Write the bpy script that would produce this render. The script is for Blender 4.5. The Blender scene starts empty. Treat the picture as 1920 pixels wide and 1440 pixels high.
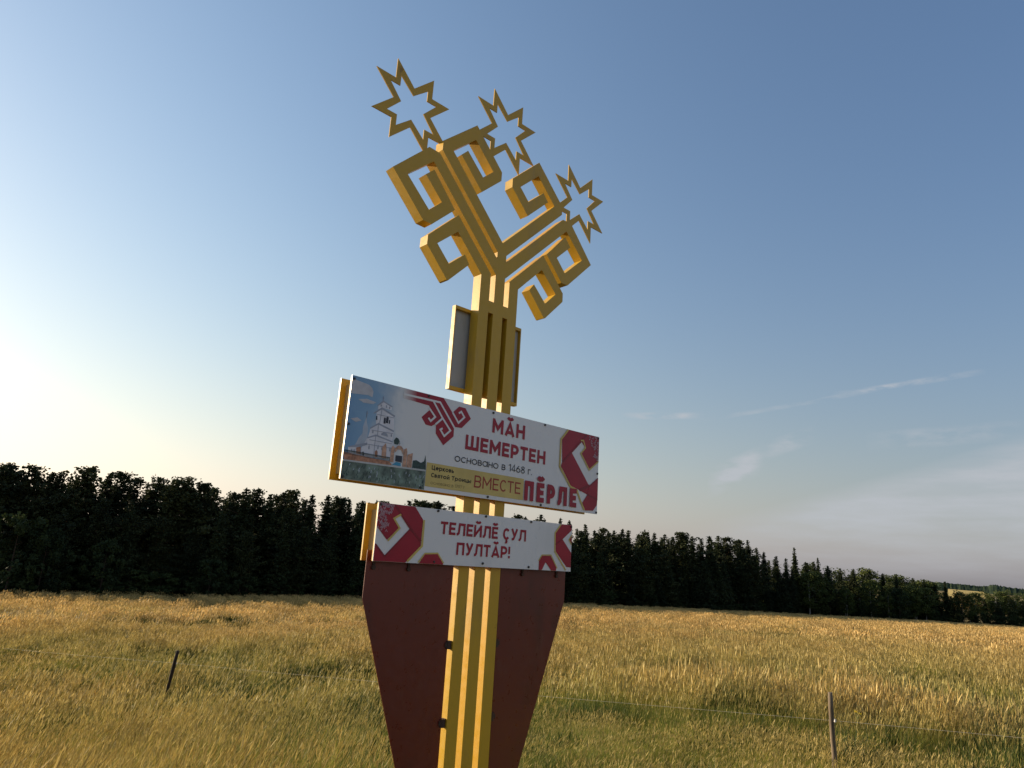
import bpy, bmesh, math, random
import numpy as np
from mathutils import Vector, Matrix

random.seed(7)
RNG = np.random.default_rng(11)
S = bpy.context.scene
COL = S.collection
R = math.radians

# ------------------------------------------------------------------ camera
EYE = 2.2                                    # eye height over the ground at the sign
PITCH, ROLL = 0.250326, 0.0625235
cam_d = bpy.data.cameras.new('camera')
cam_d.sensor_width = 36.0
cam_d.lens = 1302.74 / 1920 * 36
cam_d.clip_start = 0.05
cam_d.clip_end = 20000
cam = bpy.data.objects.new('camera', cam_d)
COL.objects.link(cam)
_f = Vector((0, math.cos(PITCH), math.sin(PITCH)))
_u = Vector((0, -math.sin(PITCH), math.cos(PITCH)))
_r = Vector((1, 0, 0))
_r2 = math.cos(ROLL) * _r + math.sin(ROLL) * _u
_u2 = -math.sin(ROLL) * _r + math.cos(ROLL) * _u
_m = Matrix((_r2, _u2, -_f)).transposed().to_4x4()
_m.translation = Vector((0, 0, EYE))
cam.matrix_world = _m
S.camera = cam

# ------------------------------------------------------------------ light
SUN_AZ, SUN_EL = R(-67.0), R(13.5)           # azimuth from +Y, clockwise positive
sun_dir = Vector((math.sin(SUN_AZ) * math.cos(SUN_EL), math.cos(SUN_AZ) * math.cos(SUN_EL), math.sin(SUN_EL)))
sd = bpy.data.lights.new('sun', 'SUN')
sd.energy = 4.8
sd.angle = R(0.5)
sd.color = (1.0, 0.80, 0.56)
sun = bpy.data.objects.new('sun', sd)
sun.rotation_euler = sun_dir.to_track_quat('Z', 'Y').to_euler()
sun.location = (-20, 10, 20)
COL.objects.link(sun)

SKY_STRENGTH = 0.10
w = bpy.data.worlds.new('World')
S.world = w
w.use_nodes = True
wn, wl = w.node_tree.nodes, w.node_tree.links
wn.clear()


def N(tree, t, **kw):
    n = tree.nodes.new(t)
    for k, v in kw.items():
        setattr(n, k, v)
    return n


def math_node(tree, op, a, b=None, c=None, clamp=False):
    n = tree.nodes.new('ShaderNodeMath')
    n.operation = op
    n.use_clamp = clamp
    for i, v in enumerate((a, b, c)):
        if v is None:
            continue
        if isinstance(v, (int, float)):
            n.inputs[i].default_value = v
        else:
            tree.links.new(v, n.inputs[i])
    return n.outputs[0]


def build_sky():
    t = w.node_tree
    out = N(t, 'ShaderNodeOutputWorld')
    bg = N(t, 'ShaderNodeBackground')
    bg.inputs['Strength'].default_value = SKY_STRENGTH
    sky = N(t, 'ShaderNodeTexSky', sky_type='NISHITA')
    sky.sun_disc = False
    sky.sun_elevation = SUN_EL
    sky.sun_rotation = SUN_AZ
    sky.altitude = 150
    sky.air_density = 1.6
    sky.dust_density = 0.5
    sky.ozone_density = 3.0
    tc = N(t, 'ShaderNodeTexCoord')
    sep = N(t, 'ShaderNodeSeparateXYZ')
    wl.new(tc.outputs['Generated'], sep.inputs[0])
    x, y, z = sep.outputs
    az = math_node(t, 'ARCTAN2', x, y)                       # radians from +Y
    el = math_node(t, 'ARCSINE', z)

    def soft(v, c, half):
        d = math_node(t, 'ABSOLUTE', math_node(t, 'SUBTRACT', v, c))
        q = math_node(t, 'DIVIDE', d, half)
        return math_node(t, 'SUBTRACT', 1.0, math_node(t, 'MULTIPLY', q, q), clamp=True)

    def streak_noise(sx, sy, rot, seed):
        cx = N(t, 'ShaderNodeCombineXYZ')
        wl.new(az, cx.inputs[0])
        wl.new(el, cx.inputs[1])
        cx.inputs[2].default_value = seed
        mp = N(t, 'ShaderNodeMapping')
        mp.inputs['Rotation'].default_value = (0, 0, rot)
        mp.inputs['Scale'].default_value = (sx, sy, 1)
        wl.new(cx.outputs[0], mp.inputs[0])
        nz = N(t, 'ShaderNodeTexNoise')
        nz.inputs['Scale'].default_value = 1.0
        nz.inputs['Detail'].default_value = 6
        nz.inputs['Roughness'].default_value = 0.55
        wl.new(mp.outputs[0], nz.inputs['Vector'])
        return nz.outputs[0]

    n1 = streak_noise(9, 55, R(-9), 1.3)
    n2 = streak_noise(22, 60, R(-14), 4.1)
    n1 = math_node(t, 'MULTIPLY', math_node(t, 'SUBTRACT', n1, 0.34, clamp=True), 3.0, clamp=True)
    n2 = math_node(t, 'MULTIPLY', math_node(t, 'SUBTRACT', n2, 0.38, clamp=True), 3.4, clamp=True)
    # the long cirrus veil low in the east: its crest climbs to the right
    veil_top = math_node(t, 'MULTIPLY_ADD', math_node(t, 'SUBTRACT', az, R(20)), 0.30, R(5.2))
    below = math_node(t, 'DIVIDE', math_node(t, 'SUBTRACT', veil_top, el), R(1.5), clamp=True)
    foot = math_node(t, 'DIVIDE', math_node(t, 'SUBTRACT', el, R(-1.0)), R(7.0), clamp=True)
    rightward = math_node(t, 'DIVIDE', math_node(t, 'SUBTRACT', az, R(9)), R(16), clamp=True)
    veil = math_node(t, 'MULTIPLY', math_node(t, 'MULTIPLY', below, foot), rightward)
    veil = math_node(t, 'MULTIPLY', veil, math_node(t, 'MULTIPLY_ADD', n1, 0.6, 0.4))
    # small wisps and old contrails
    def wisp(a, e, ha, he, k, slope=0.0):
        e0 = math_node(t, 'MULTIPLY_ADD', math_node(t, 'SUBTRACT', az, R(a)), slope, R(e))
        m = math_node(t, 'MULTIPLY', soft(az, R(a), R(ha)), soft(math_node(t, 'SUBTRACT', el, e0), 0.0, R(he)))
        return math_node(t, 'MULTIPLY', math_node(t, 'MULTIPLY', m, n2), k * 1.6)
    parts = [wisp(18.3, 7.9, 2.2, 1.3, 0.75, 0.5), wisp(22.2, 10.1, 2.0, 0.8, 0.45, 0.35),
             wisp(12.6, 12.2, 3.4, 0.32, 0.65, 0.02), wisp(24.5, 13.3, 9.5, 0.22, 0.30, 0.16),
             wisp(30.5, 14.2, 5.0, 0.25, 0.55, 0.10), wisp(32.5, 10.4, 5.0, 0.75, 0.35, 0.05)]
    tot = math_node(t, 'MULTIPLY', veil, 0.95)
    for p in parts:
        tot = math_node(t, 'ADD', tot, p)
    tot = math_node(t, 'MINIMUM', tot, 0.8)
    # thin summer haze takes the colour out of the sky towards the horizon
    bw = N(t, 'ShaderNodeRGBToBW')
    wl.new(sky.outputs[0], bw.inputs[0])
    hz = math_node(t, 'MULTIPLY', math_node(t, 'EXPONENT', math_node(t, 'DIVIDE', math_node(t, 'MAXIMUM', el, 0.0), -R(11))), 0.76)
    hm = N(t, 'ShaderNodeMixRGB', blend_type='MIX')
    wl.new(hz, hm.inputs[0])
    hs0 = N(t, 'ShaderNodeHueSaturation')
    hs0.inputs['Saturation'].default_value = 1.02
    wl.new(sky.outputs[0], hs0.inputs['Color'])
    wl.new(hs0.outputs[0], hm.inputs[1])
    hgrey = N(t, 'ShaderNodeVectorMath', operation='MULTIPLY')
    wl.new(bw.outputs[0], hgrey.inputs[0])
    hgrey.inputs[1].default_value = (0.94, 1.0, 1.05)
    wl.new(hgrey.outputs[0], hm.inputs[2])
    # fine dust scatters forward: brighter round the sun, dimmer away from it
    dt = N(t, 'ShaderNodeVectorMath', operation='DOT_PRODUCT')
    wl.new(tc.outputs['Generated'], dt.inputs[0])
    dt.inputs[1].default_value = tuple(sun_dir)
    ph = math_node(t, 'MULTIPLY_ADD', dt.outputs['Value'], 0.31, 0.89)
    ph = math_node(t, 'ADD', ph, math_node(t, 'MULTIPLY', hz, math_node(t, 'MULTIPLY_ADD', dt.outputs['Value'], -0.05, -0.35)))
    pm = N(t, 'ShaderNodeVectorMath', operation='SCALE')
    wl.new(hm.outputs[0], pm.inputs[0])
    wl.new(ph, pm.inputs['Scale'])
    hm = pm
    hsv = N(t, 'ShaderNodeMixRGB', blend_type='MULTIPLY')
    hsv.inputs[0].default_value = 1.0
    wl.new(hm.outputs[0], hsv.inputs[1])
    tint = N(t, 'ShaderNodeCombineXYZ')
    wl.new(math_node(t, 'MULTIPLY_ADD', dt.outputs['Value'], 0.15, 1.03), tint.inputs[0])
    tint.inputs[1].default_value = 1.0
    wl.new(math_node(t, 'MULTIPLY_ADD', dt.outputs['Value'], -0.22, 1.15), tint.inputs[2])
    wl.new(tint.outputs[0], hsv.inputs[2])
    mix = N(t, 'ShaderNodeMixRGB', blend_type='MIX')
    wl.new(tot, mix.inputs[0])
    wl.new(hsv.outputs[0], mix.inputs[1])
    mix.inputs[2].default_value = (2.72, 2.86, 3.1, 1)
    wl.new(mix.outputs[0], bg.inputs['Color'])
    wl.new(bg.outputs[0], out.inputs[0])


build_sky()
S.view_settings.view_transform = 'Standard'
S.view_settings.look = 'None'
S.view_settings.exposure = 0.86
S.view_settings.gamma = 1.0
S.view_settings.use_curve_mapping = False
S.render.engine = 'CYCLES'
S.cycles.max_bounces = 8
S.cycles.transparent_max_bounces = 8
S.cycles.use_denoising = True


# ------------------------------------------------------------------ helpers
def link(o, parent=None):
    COL.objects.link(o)
    if parent is not None:
        o.parent = parent
    return o


def tag(o, label=None, cat=None, group=None, kind=None):
    if label:
        o['label'] = label
    if cat:
        o['category'] = cat
    if group:
        o['group'] = group
    if kind:
        o['kind'] = kind
    return o


def empty(name, loc, rot=(0, 0, 0)):
    o = bpy.data.objects.new(name, None)
    o.empty_display_size = 0.3
    o.location = loc
    o.rotation_euler = rot
    return link(o)


def mesh_np(name, V, F, mat=None, smooth=False):
    """mesh from vertex array and a list of equally sized faces (or list of lists)"""
    me = bpy.data.meshes.new(name)
    V = np.asarray(V, np.float32)
    if isinstance(F, np.ndarray):
        k = F.shape[1]
        me.vertices.add(len(V))
        me.vertices.foreach_set('co', V.ravel())
        me.loops.add(F.size)
        me.loops.foreach_set('vertex_index', F.astype(np.int32).ravel())
        me.polygons.add(len(F))
        me.polygons.foreach_set('loop_start', np.arange(0, F.size, k, dtype=np.int32))
        me.polygons.foreach_set('loop_total', np.full(len(F), k, np.int32))
        me.update(calc_edges=True)
        me.validate()
    else:
        me.from_pydata([tuple(v) for v in V], [], F)
        me.update()
    if mat:
        me.materials.append(mat)
    if smooth:
        me.polygons.foreach_set('use_smooth', np.ones(len(me.polygons), bool))
    return me


def obj(name, me, parent=None):
    return link(bpy.data.objects.new(name, me), parent)


def bm_obj(name, bm, mat, parent=None, smooth=False):
    bmesh.ops.recalc_face_normals(bm, faces=bm.faces[:])
    me = bpy.data.meshes.new(name)
    bm.to_mesh(me)
    bm.free()
    me.materials.append(mat)
    if smooth:
        for p in me.polygons:
            p.use_smooth = True
    return obj(name, me, parent)


def add_prism(bm, pts, d0, d1):
    """closed outline in (x, z), extruded along y from d0 to d1"""
    a = [bm.verts.new((x, d0, z)) for x, z in pts]
    b = [bm.verts.new((x, d1, z)) for x, z in pts]
    n = len(pts)
    bm.faces.new(a)
    bm.faces.new(b[::-1])
    for i in range(n):
        j = (i + 1) % n
        bm.faces.new((a[i], b[i], b[j], a[j]))


def add_box(bm, x0, x1, y0, y1, z0, z1):
    add_prism(bm, [(x0, z0), (x1, z0), (x1, z1), (x0, z1)], y0, y1)


def add_tube(bm, pts, radii, seg=10, cap=True):
    rings = []
    pts = [Vector(p) for p in pts]
    for i, p in enumerate(pts):
        d = (pts[min(i + 1, len(pts) - 1)] - pts[max(i - 1, 0)]).normalized()
        up = Vector((0, 0, 1)) if abs(d.z) < 0.95 else Vector((1, 0, 0))
        s = d.cross(up).normalized()
        t = s.cross(d).normalized()
        rr = radii[i]
        rings.append([bm.verts.new(p + rr * (math.cos(a) * s + math.sin(a) * t))
                      for a in [2 * math.pi * k / seg for k in range(seg)]])
    for A, B in zip(rings[:-1], rings[1:]):
        for k in range(seg):
            bm.faces.new((A[k], A[(k + 1) % seg], B[(k + 1) % seg], B[k]))
    if cap:
        bm.faces.new(rings[0][::-1])
        bm.faces.new(rings[-1])


# ------------------------------------------------------------------ materials
def new_mat(name):
    m = bpy.data.materials.new(name)
    m.use_nodes = True
    t = m.node_tree
    return m, t, t.nodes['Principled BSDF']


def tex_noise(t, scale, detail=4, rough=0.55, coord='Object', stretch=None):
    tc = N(t, 'ShaderNodeTexCoord')
    src = tc.outputs[coord]
    if stretch:
        mp = N(t, 'ShaderNodeMapping')
        mp.inputs['Scale'].default_value = stretch
        t.links.new(src, mp.inputs[0])
        src = mp.outputs[0]
    nz = N(t, 'ShaderNodeTexNoise')
    nz.inputs['Scale'].default_value = scale
    nz.inputs['Detail'].default_value = detail
    nz.inputs['Roughness'].default_value = rough
    t.links.new(src, nz.inputs['Vector'])
    return nz.outputs[0]


def ramp(t, fac, stops):
    r = N(t, 'ShaderNodeValToRGB')
    e = r.color_ramp.elements
    while len(e) < len(stops):
        e.new(0.5)
    for k, (p, c) in enumerate(stops):
        e[k].position = p
        e[k].color = (c[0], c[1], c[2], 1) if not isinstance(c, (int, float)) else (c, c, c, 1)
    t.links.new(fac, r.inputs[0])
    return r.outputs[0]


def paint(name, base, worn, rough=0.4, spec=0.5, scale=6.0, stretch=(1, 1, 0.35), bump=0.08):
    m, t, b = new_mat(name)
    n = tex_noise(t, scale, 6, 0.62, stretch=stretch)
    c = ramp(t, n, [(0.30, worn), (0.46, base), (0.62, base), (0.80, tuple(0.5 * (x + y) for x, y in zip(base, worn)))])
    t.links.new(c, b.inputs['Base Color'])
    n2 = tex_noise(t, scale * 9, 4)
    rr = ramp(t, n2, [(0.3, rough - 0.07), (0.7, rough + 0.12)])
    t.links.new(rr, b.inputs['Roughness'])
    b.inputs['Specular IOR Level'].default_value = spec
    bp = N(t, 'ShaderNodeBump')
    bp.inputs['Strength'].default_value = bump
    bp.inputs['Distance'].default_value = 0.004
    t.links.new(tex_noise(t, scale * 5, 5), bp.inputs['Height'])
    t.links.new(bp.outputs[0], b.inputs['Normal'])
    return m


M_GOLD = paint('gold_paint', (0.52, 0.315, 0.020), (0.39, 0.245, 0.045), 0.42, 0.45, 2.2)


def add_rust(m, scale=7.0, lo=0.66, hi=0.74, col=(0.15, 0.065, 0.018)):
    """scattered rust specks with short runs below them"""
    t = m.node_tree
    b = t.nodes['Principled BSDF']
    old = b.inputs['Base Color'].links[0].from_socket
    a = tex_noise(t, scale, 5, 0.7, stretch=(1, 1, 0.45))
    f = math_node(t, 'DIVIDE', math_node(t, 'SUBTRACT', a, lo), hi - lo, clamp=True)
    mx = N(t, 'ShaderNodeMixRGB')
    t.links.new(math_node(t, 'MULTIPLY', f, 0.75), mx.inputs[0])
    t.links.new(old, mx.inputs[1])
    mx.inputs[2].default_value = (*col, 1)
    t.links.new(mx.outputs[0], b.inputs['Base Color'])


add_rust(M_GOLD)
M_TAN = paint('frame_web_paint', (0.50, 0.36, 0.16), (0.36, 0.24, 0.10), 0.5, 0.4, 5.0)
M_RED_PANEL = paint('maroon_sheet', (0.125, 0.021, 0.013), (0.078, 0.018, 0.012), 0.32, 0.45, 2.5, (1, 1, 0.35), 0.015)
add_rust(M_RED_PANEL, 4.0, 0.60, 0.80, (0.16, 0.075, 0.05))
M_WHITE = paint('white_sign_sheet', (0.71, 0.71, 0.71), (0.62, 0.62, 0.61), 0.32, 0.5, 2.0)
M_REAR = paint('grey_panel_sheet', (0.42, 0.43, 0.42), (0.32, 0.33, 0.30), 0.5, 0.4, 4.0)
M_DARK = paint('rusty_bracket', (0.045, 0.025, 0.018), (0.09, 0.035, 0.015), 0.6, 0.4, 20.0)
M_CONCRETE = paint('concrete', (0.34, 0.33, 0.31), (0.24, 0.23, 0.21), 0.9, 0.2, 8.0, (1, 1, 1), 0.4)
M_SCREW = paint('dark_screw', (0.03, 0.03, 0.03), (0.06, 0.05, 0.04), 0.4, 0.5, 30.0)


def flat(name, col, rough=0.32, var=0.08, scale=8.0, fade=None):
    """printed ink; fade=(x0, x1) blends it to the white sheet between two local x positions"""
    m, t, b = new_mat(name)
    n = tex_noise(t, scale, 4)
    lo = tuple(c * (1 - var) for c in col)
    hi = tuple(min(1, c * (1 + var)) for c in col)
    c = ramp(t, n, [(0.35, lo), (0.65, hi)])
    if fade:
        tc = N(t, 'ShaderNodeTexCoord')
        sp = N(t, 'ShaderNodeSeparateXYZ')
        t.links.new(tc.outputs['Object'], sp.inputs[0])
        f = math_node(t, 'DIVIDE', math_node(t, 'SUBTRACT', sp.outputs[0], fade[0]), fade[1] - fade[0], clamp=True)
        mx = N(t, 'ShaderNodeMixRGB')
        t.links.new(f, mx.inputs[0])
        mx.inputs[1].default_value = (0.70, 0.70, 0.69, 1)
        t.links.new(c, mx.inputs[2])
        c = mx.outputs[0]
    t.links.new(c, b.inputs['Base Color'])
    b.inputs['Roughness'].default_value = rough
    b.inputs['Specular IOR Level'].default_value = 0.3
    return m


CX = 1.196                                   # sign axis, measured along the board from its left end
M_PRED = flat('print_red', (0.32, 0.013, 0.030))
M_PRED_FADE = flat('print_red_fading', (0.32, 0.013, 0.030), fade=(0.385 - CX, 0.50 - CX))
M_PRED_DARK = flat('print_red_dark', (0.22, 0.012, 0.022))
M_PYEL = flat('print_yellow', (0.56, 0.43, 0.12))
M_POCHRE = flat('print_ochre', (0.60, 0.46, 0.15))
M_PNAVY = flat('print_navy', (0.016, 0.022, 0.035))
M_PBLACK = flat('print_black', (0.02, 0.018, 0.012))
M_PBROWN = flat('print_brown', (0.17, 0.13, 0.05))
M_PMAROON = flat('print_maroon', (0.33, 0.05, 0.03))
M_PLACE = flat('print_lace', (0.50, 0.32, 0.36))
M_PCHURCH = flat('print_church_white', (0.67, 0.67, 0.72), scale=14)
M_PCHURCH2 = flat('print_church_shade', (0.42, 0.48, 0.56), scale=14)
M_PROOF = flat('print_roof', (0.30, 0.33, 0.40), scale=20)
M_PVOID = flat('print_opening', (0.03, 0.035, 0.055))
M_PBRICK = flat('print_brick', (0.42, 0.20, 0.12), var=0.35, scale=40)
M_PBRICK2 = flat('print_brick_light', (0.50, 0.29, 0.20), var=0.3, scale=40)
M_PBLUE = flat('print_blue', (0.06, 0.30, 0.48))
M_PTREE = flat('print_tree', (0.03, 0.06, 0.055), var=0.4, scale=60)
M_PROAD = flat('print_road', (0.48, 0.50, 0.50), scale=20)
M_PGRASS = flat('print_grass', (0.13, 0.18, 0.15), var=0.55, scale=16)
M_PCLOUD = flat('print_cloud', (0.50, 0.50, 0.53), scale=20)


def photo_sky_mat():
    m, t, b = new_mat('print_photo_sky')
    tc = N(t, 'ShaderNodeTexCoord')
    sp = N(t, 'ShaderNodeSeparateXYZ')
    t.links.new(tc.outputs['Object'], sp.inputs[0])
    n = tex_noise(t, 5.0, 5, 0.6)
    xx = math_node(t, 'MULTIPLY_ADD', math_node(t, 'SUBTRACT', n, 0.5), 0.35, sp.outputs[0])
    f = math_node(t, 'DIVIDE', math_node(t, 'SUBTRACT', xx, 0.0 - CX), 0.42, clamp=True)
    c = ramp(t, f, [(0.0, (0.15, 0.31, 0.50)), (0.45, (0.22, 0.38, 0.55)), (0.75, (0.46, 0.53, 0.60)), (1.0, (0.68, 0.69, 0.70))])
    zf = math_node(t, 'DIVIDE', math_node(t, 'SUBTRACT', 0.88, sp.outputs[2]), 0.22, clamp=True)
    mx = N(t, 'ShaderNodeMixRGB')
    t.links.new(math_node(t, 'MULTIPLY', zf, 0.8), mx.inputs[0])
    t.links.new(c, mx.inputs[1])
    mx.inputs[2].default_value = (0.50, 0.53, 0.60, 1)
    # the photo dissolves into the white sheet to the right
    g = math_node(t, 'DIVIDE', math_node(t, 'SUBTRACT', xx, 0.36 - CX), 0.26, clamp=True)
    mx2 = N(t, 'ShaderNodeMixRGB')
    t.links.new(g, mx2.inputs[0])
    t.links.new(mx.outputs[0], mx2.inputs[1])
    mx2.inputs[2].default_value = (0.70, 0.70, 0.69, 1)
    t.links.new(mx2.outputs[0], b.inputs['Base Color'])
    b.inputs['Roughness'].default_value = 0.32
    return m


M_PSKY = photo_sky_mat()



# ------------------------------------------------------------------ terrain
AZK = np.radians([-60, -34, -23, -10, 5, 15, 25, 31, 36, 60])
D_TREE = np.array([120, 125, 130, 142, 165, 208, 265, 300, 330, 420.])
EL_EDGE = np.array([4.0, 3.88, 3.73, 3.36, 2.95, 2.67, 2.39, 2.19, 2.05, 1.7])
GRASS_H = 0.62
Z_EDGE = -D_TREE * np.tan(np.radians(EL_EDGE)) - GRASS_H     # relative to the eye
D_RIM = D_TREE


ROAD_D = np.array([0.7550, -0.6557])                     # the road and the fence run side by side
ROAD_N = np.array([0.6557, 0.7550])


def ground_z(x, y):
    """height relative to the eye"""
    x = np.asarray(x, float)
    y = np.asarray(y, float)
    r = np.hypot(x, y)
    az = np.arctan2(x, y)
    azc = np.clip(az, AZK[0], AZK[-1])
    D = np.interp(azc, AZK, D_TREE)
    ze = np.interp(azc, AZK, Z_EDGE)
    z10 = np.interp(azc, np.radians([-25, 25]), [-3.0, -2.36])
    z21 = np.interp(azc, np.radians([-25, 25]), [-4.45, -3.15])
    back = np.clip((np.abs(az) - R(70)) / R(50), 0, 1)
    rk = [np.zeros_like(r), np.full_like(r, 5.5), np.full_like(r, 10.0), np.full_like(r, 21.0), D, D + 60, D + 500, np.full_like(r, 1700.), np.full_like(r, 2600.), np.full_like(r, 6000.)]
    zk = [np.full_like(r, -1.75), np.full_like(r, -2.2), z10, z21, ze, ze - 2, ze - 14, np.full_like(r, -6.), np.full_like(r, 3.), np.full_like(r, -40.)]
    z = np.full_like(r, -1.75)
    for (r0, r1, a, b) in zip(rk[:-1], rk[1:], zk[:-1], zk[1:]):
        t = np.clip((r - r0) / np.maximum(r1 - r0, 1e-6), 0, 1)
        z = np.where(r >= r0, a + (b - a) * t, z)
    z = np.where(r < 160, z + 0.05 * np.sin(x * 0.9 + 1.3) * np.cos(y * 0.7) * np.clip(r / 20, 0.2, 1), z)
    z = z * (1 - back) + back * (-1.75)
    off = x * ROAD_N[0] + y * ROAD_N[1]                 # distance from the eye towards the field
    along = -(x * ROAD_D[0] + y * ROAD_D[1])
    zr = -1.75 - 0.015 * np.clip(along, 0, 400)
    k = np.clip((2.4 - off) / 2.6, 0, 1)
    k = k * k * (3 - 2 * k)
    return z * (1 - k) + zr * k


def ground_mat():
    m, t, b = new_mat('meadow_soil')
    n = tex_noise(t, 0.35, 6, 0.6)
    n2 = tex_noise(t, 6.0, 5, 0.7)
    c = ramp(t, math_node(t, 'MULTIPLY_ADD', n2, 0.5, math_node(t, 'MULTIPLY', n, 0.5)),
             [(0.30, (0.09, 0.085, 0.03)), (0.5, (0.20, 0.15, 0.06)), (0.7, (0.32, 0.23, 0.10))])
    t.links.new(c, b.inputs['Base Color'])
    b.inputs['Roughness'].default_value = 0.95
    b.inputs['Specular IOR Level'].default_value = 0.1
    return m


def build_ground():
    azs = np.concatenate([np.radians(np.arange(-60, 60, 1.0)), np.radians(np.arange(60, 300, 6.0))])
    rs = np.concatenate([[0.01], np.arange(0.8, 12, 0.8), np.geomspace(12, 6000, 90)])
    A, Q = np.meshgrid(azs, rs)
    X, Y = Q * np.sin(A), Q * np.cos(A)
    Z = ground_z(X, Y) + EYE
    V = np.stack([X.ravel(), Y.ravel(), Z.ravel()], 1)
    na, nr = len(azs), len(rs)
    i = np.arange(nr - 1)[:, None] * na
    j = np.arange(na)[None, :]
    j2 = (j + 1) % na
    F = np.stack([(i + j), (i + na + j), (i + na + j2), (i + j2)], -1).reshape(-1, 4)
    o = obj('ground', mesh_np('ground', V, F[:, ::-1], ground_mat(), True))
    tag(o, kind='structure', label='dry meadow ground sloping down to the forest')


build_ground()


def build_road():
    m, t, b = new_mat('asphalt')
    n = tex_noise(t, 40, 5, 0.7)
    n2 = tex_noise(t, 0.8, 4)
    c = ramp(t, math_node(t, 'MULTIPLY_ADD', n2, 0.4, math_node(t, 'MULTIPLY', n, 0.6)), [(0.3, (0.035, 0.035, 0.036)), (0.7, (0.075, 0.073, 0.07))])
    t.links.new(c, b.inputs['Base Color'])
    b.inputs['Roughness'].default_value = 0.9
    mw = flat('road_paint', (0.72, 0.71, 0.68), 0.7)
    al = np.arange(-150, 301, 2.0)

    def sheet(name, o0, o1, dz, mat, spans=None):
        V, F = [], []
        for (a0, a1) in (spans or [(al[0], al[-1])]):
            aa = np.arange(a0, a1 + 0.01, 2.0)
            i0 = len(V)
            for a in aa:
                for o in (o0, o1):
                    p = -ROAD_D * a + ROAD_N * o
                    V.append((p[0], p[1], EYE - 1.75 - 0.015 * min(max(a, 0), 400) + dz))
            F += [(i0 + 2 * k, i0 + 2 * k + 1, i0 + 2 * k + 3, i0 + 2 * k + 2) for k in range(len(aa) - 1)]
        tag(obj(name, mesh_np(name, V, F, mat)), kind='structure')
    sheet('road', -8.6, -1.0, 0.03, m)
    sheet('road_marking', -1.5, -1.38, 0.036, mw)
    sheet('road_marking', -8.2, -8.08, 0.036, mw)
    sheet('road_marking', -4.9, -4.78, 0.036, mw, [(a, a + 4) for a in range(-150, 296, 12)])


def gz(x, y):
    return float(ground_z(np.array([x]), np.array([y]))[0]) + EYE


def polar(az_deg, r):
    return r * math.sin(R(az_deg)), r * math.cos(R(az_deg))


build_road()


def build_forest_floor():
    m, t, b = new_mat('needle_litter')
    n = tex_noise(t, 1.2, 5, 0.6)
    t.links.new(ramp(t, n, [(0.3, (0.018, 0.014, 0.009)), (0.7, (0.05, 0.037, 0.02))]), b.inputs['Base Color'])
    b.inputs['Roughness'].default_value = 1.0
    az = np.radians(np.arange(-58, 58.1, 1.0))
    offs = np.array([0.5, 4, 9, 16, 26, 40, 62, 90, 130])
    V = []
    for o in offs:
        r = np.interp(az, AZK, D_TREE) + o
        x, y = r * np.sin(az), r * np.cos(az)
        V.append(np.stack([x, y, ground_z(x, y) + EYE + 0.16], 1))
    na = len(az)
    F = [(i * na + j, i * na + j + 1, (i + 1) * na + j + 1, (i + 1) * na + j) for i in range(len(offs) - 1) for j in range(na - 1)]
    tag(obj('forest_floor', mesh_np('forest_floor', np.concatenate(V), F, m, True)), kind='structure')


build_forest_floor()


# ------------------------------------------------------------------ far hills
def hill_mat():
    m, t, b = new_mat('wooded_hill')
    n = tex_noise(t, 0.02, 6, 0.7)
    c = ramp(t, n, [(0.35, (0.022, 0.034, 0.022)), (0.6, (0.05, 0.07, 0.04)), (0.75, (0.09, 0.11, 0.05))])  # lighter grey-green: distance haze mixed into the colour of the woods
    t.links.new(c, b.inputs['Base Color'])
    b.inputs['Roughness'].default_value = 1.0
    b.inputs['Specular IOR Level'].default_value = 0.0
    return m


def build_hills():
    az = np.radians(np.arange(10, 75, 0.05))
    top = np.interp(np.degrees(az), [10, 27, 29.5, 31.5, 33, 34, 34.7, 35.4, 36.5, 45, 75],
                    [-0.1, 0.1, 0.25, 0.42, 0.36, 0.33, 0.46, 0.36, 0.30, 0.45, 0.5])
    rn = np.random.default_rng(5)
    bump = np.convolve(rn.normal(0, 1, len(az) + 8), np.ones(5) / 5, 'same')[4:-4]
    top = top + 0.022 * bump + 0.016 * rn.random(len(az))
    prof = [(1500, None, 0.0), (1750, None, 0.25), (2000, None, 0.62), (2250, None, 0.93), (2450, None, 1.0), (2900, None, 0.6), (3400, None, -0.6)]
    V, F = [], []
    na = len(az)
    for (r, _, k) in prof:
        zt = 2450 * np.tan(np.radians(top))
        base = -22.0
        z = base + (zt - base) * k + rn.normal(0, 0.8, na) * (0.3 < k)
        V.append(np.stack([r * np.sin(az), r * np.cos(az), z + EYE], 1))
    V = np.concatenate(V)
    for q in range(len(prof) - 1):
        for j in range(na - 1):
            F.append((q * na + j, q * na + j + 1, (q + 1) * na + j + 1, (q + 1) * na + j))
    o = obj('hills', mesh_np('hills', V, np.array(F), hill_mat()))
    tag(o, kind='structure', label='low wooded hills on the far horizon at the right')


build_hills()


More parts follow.
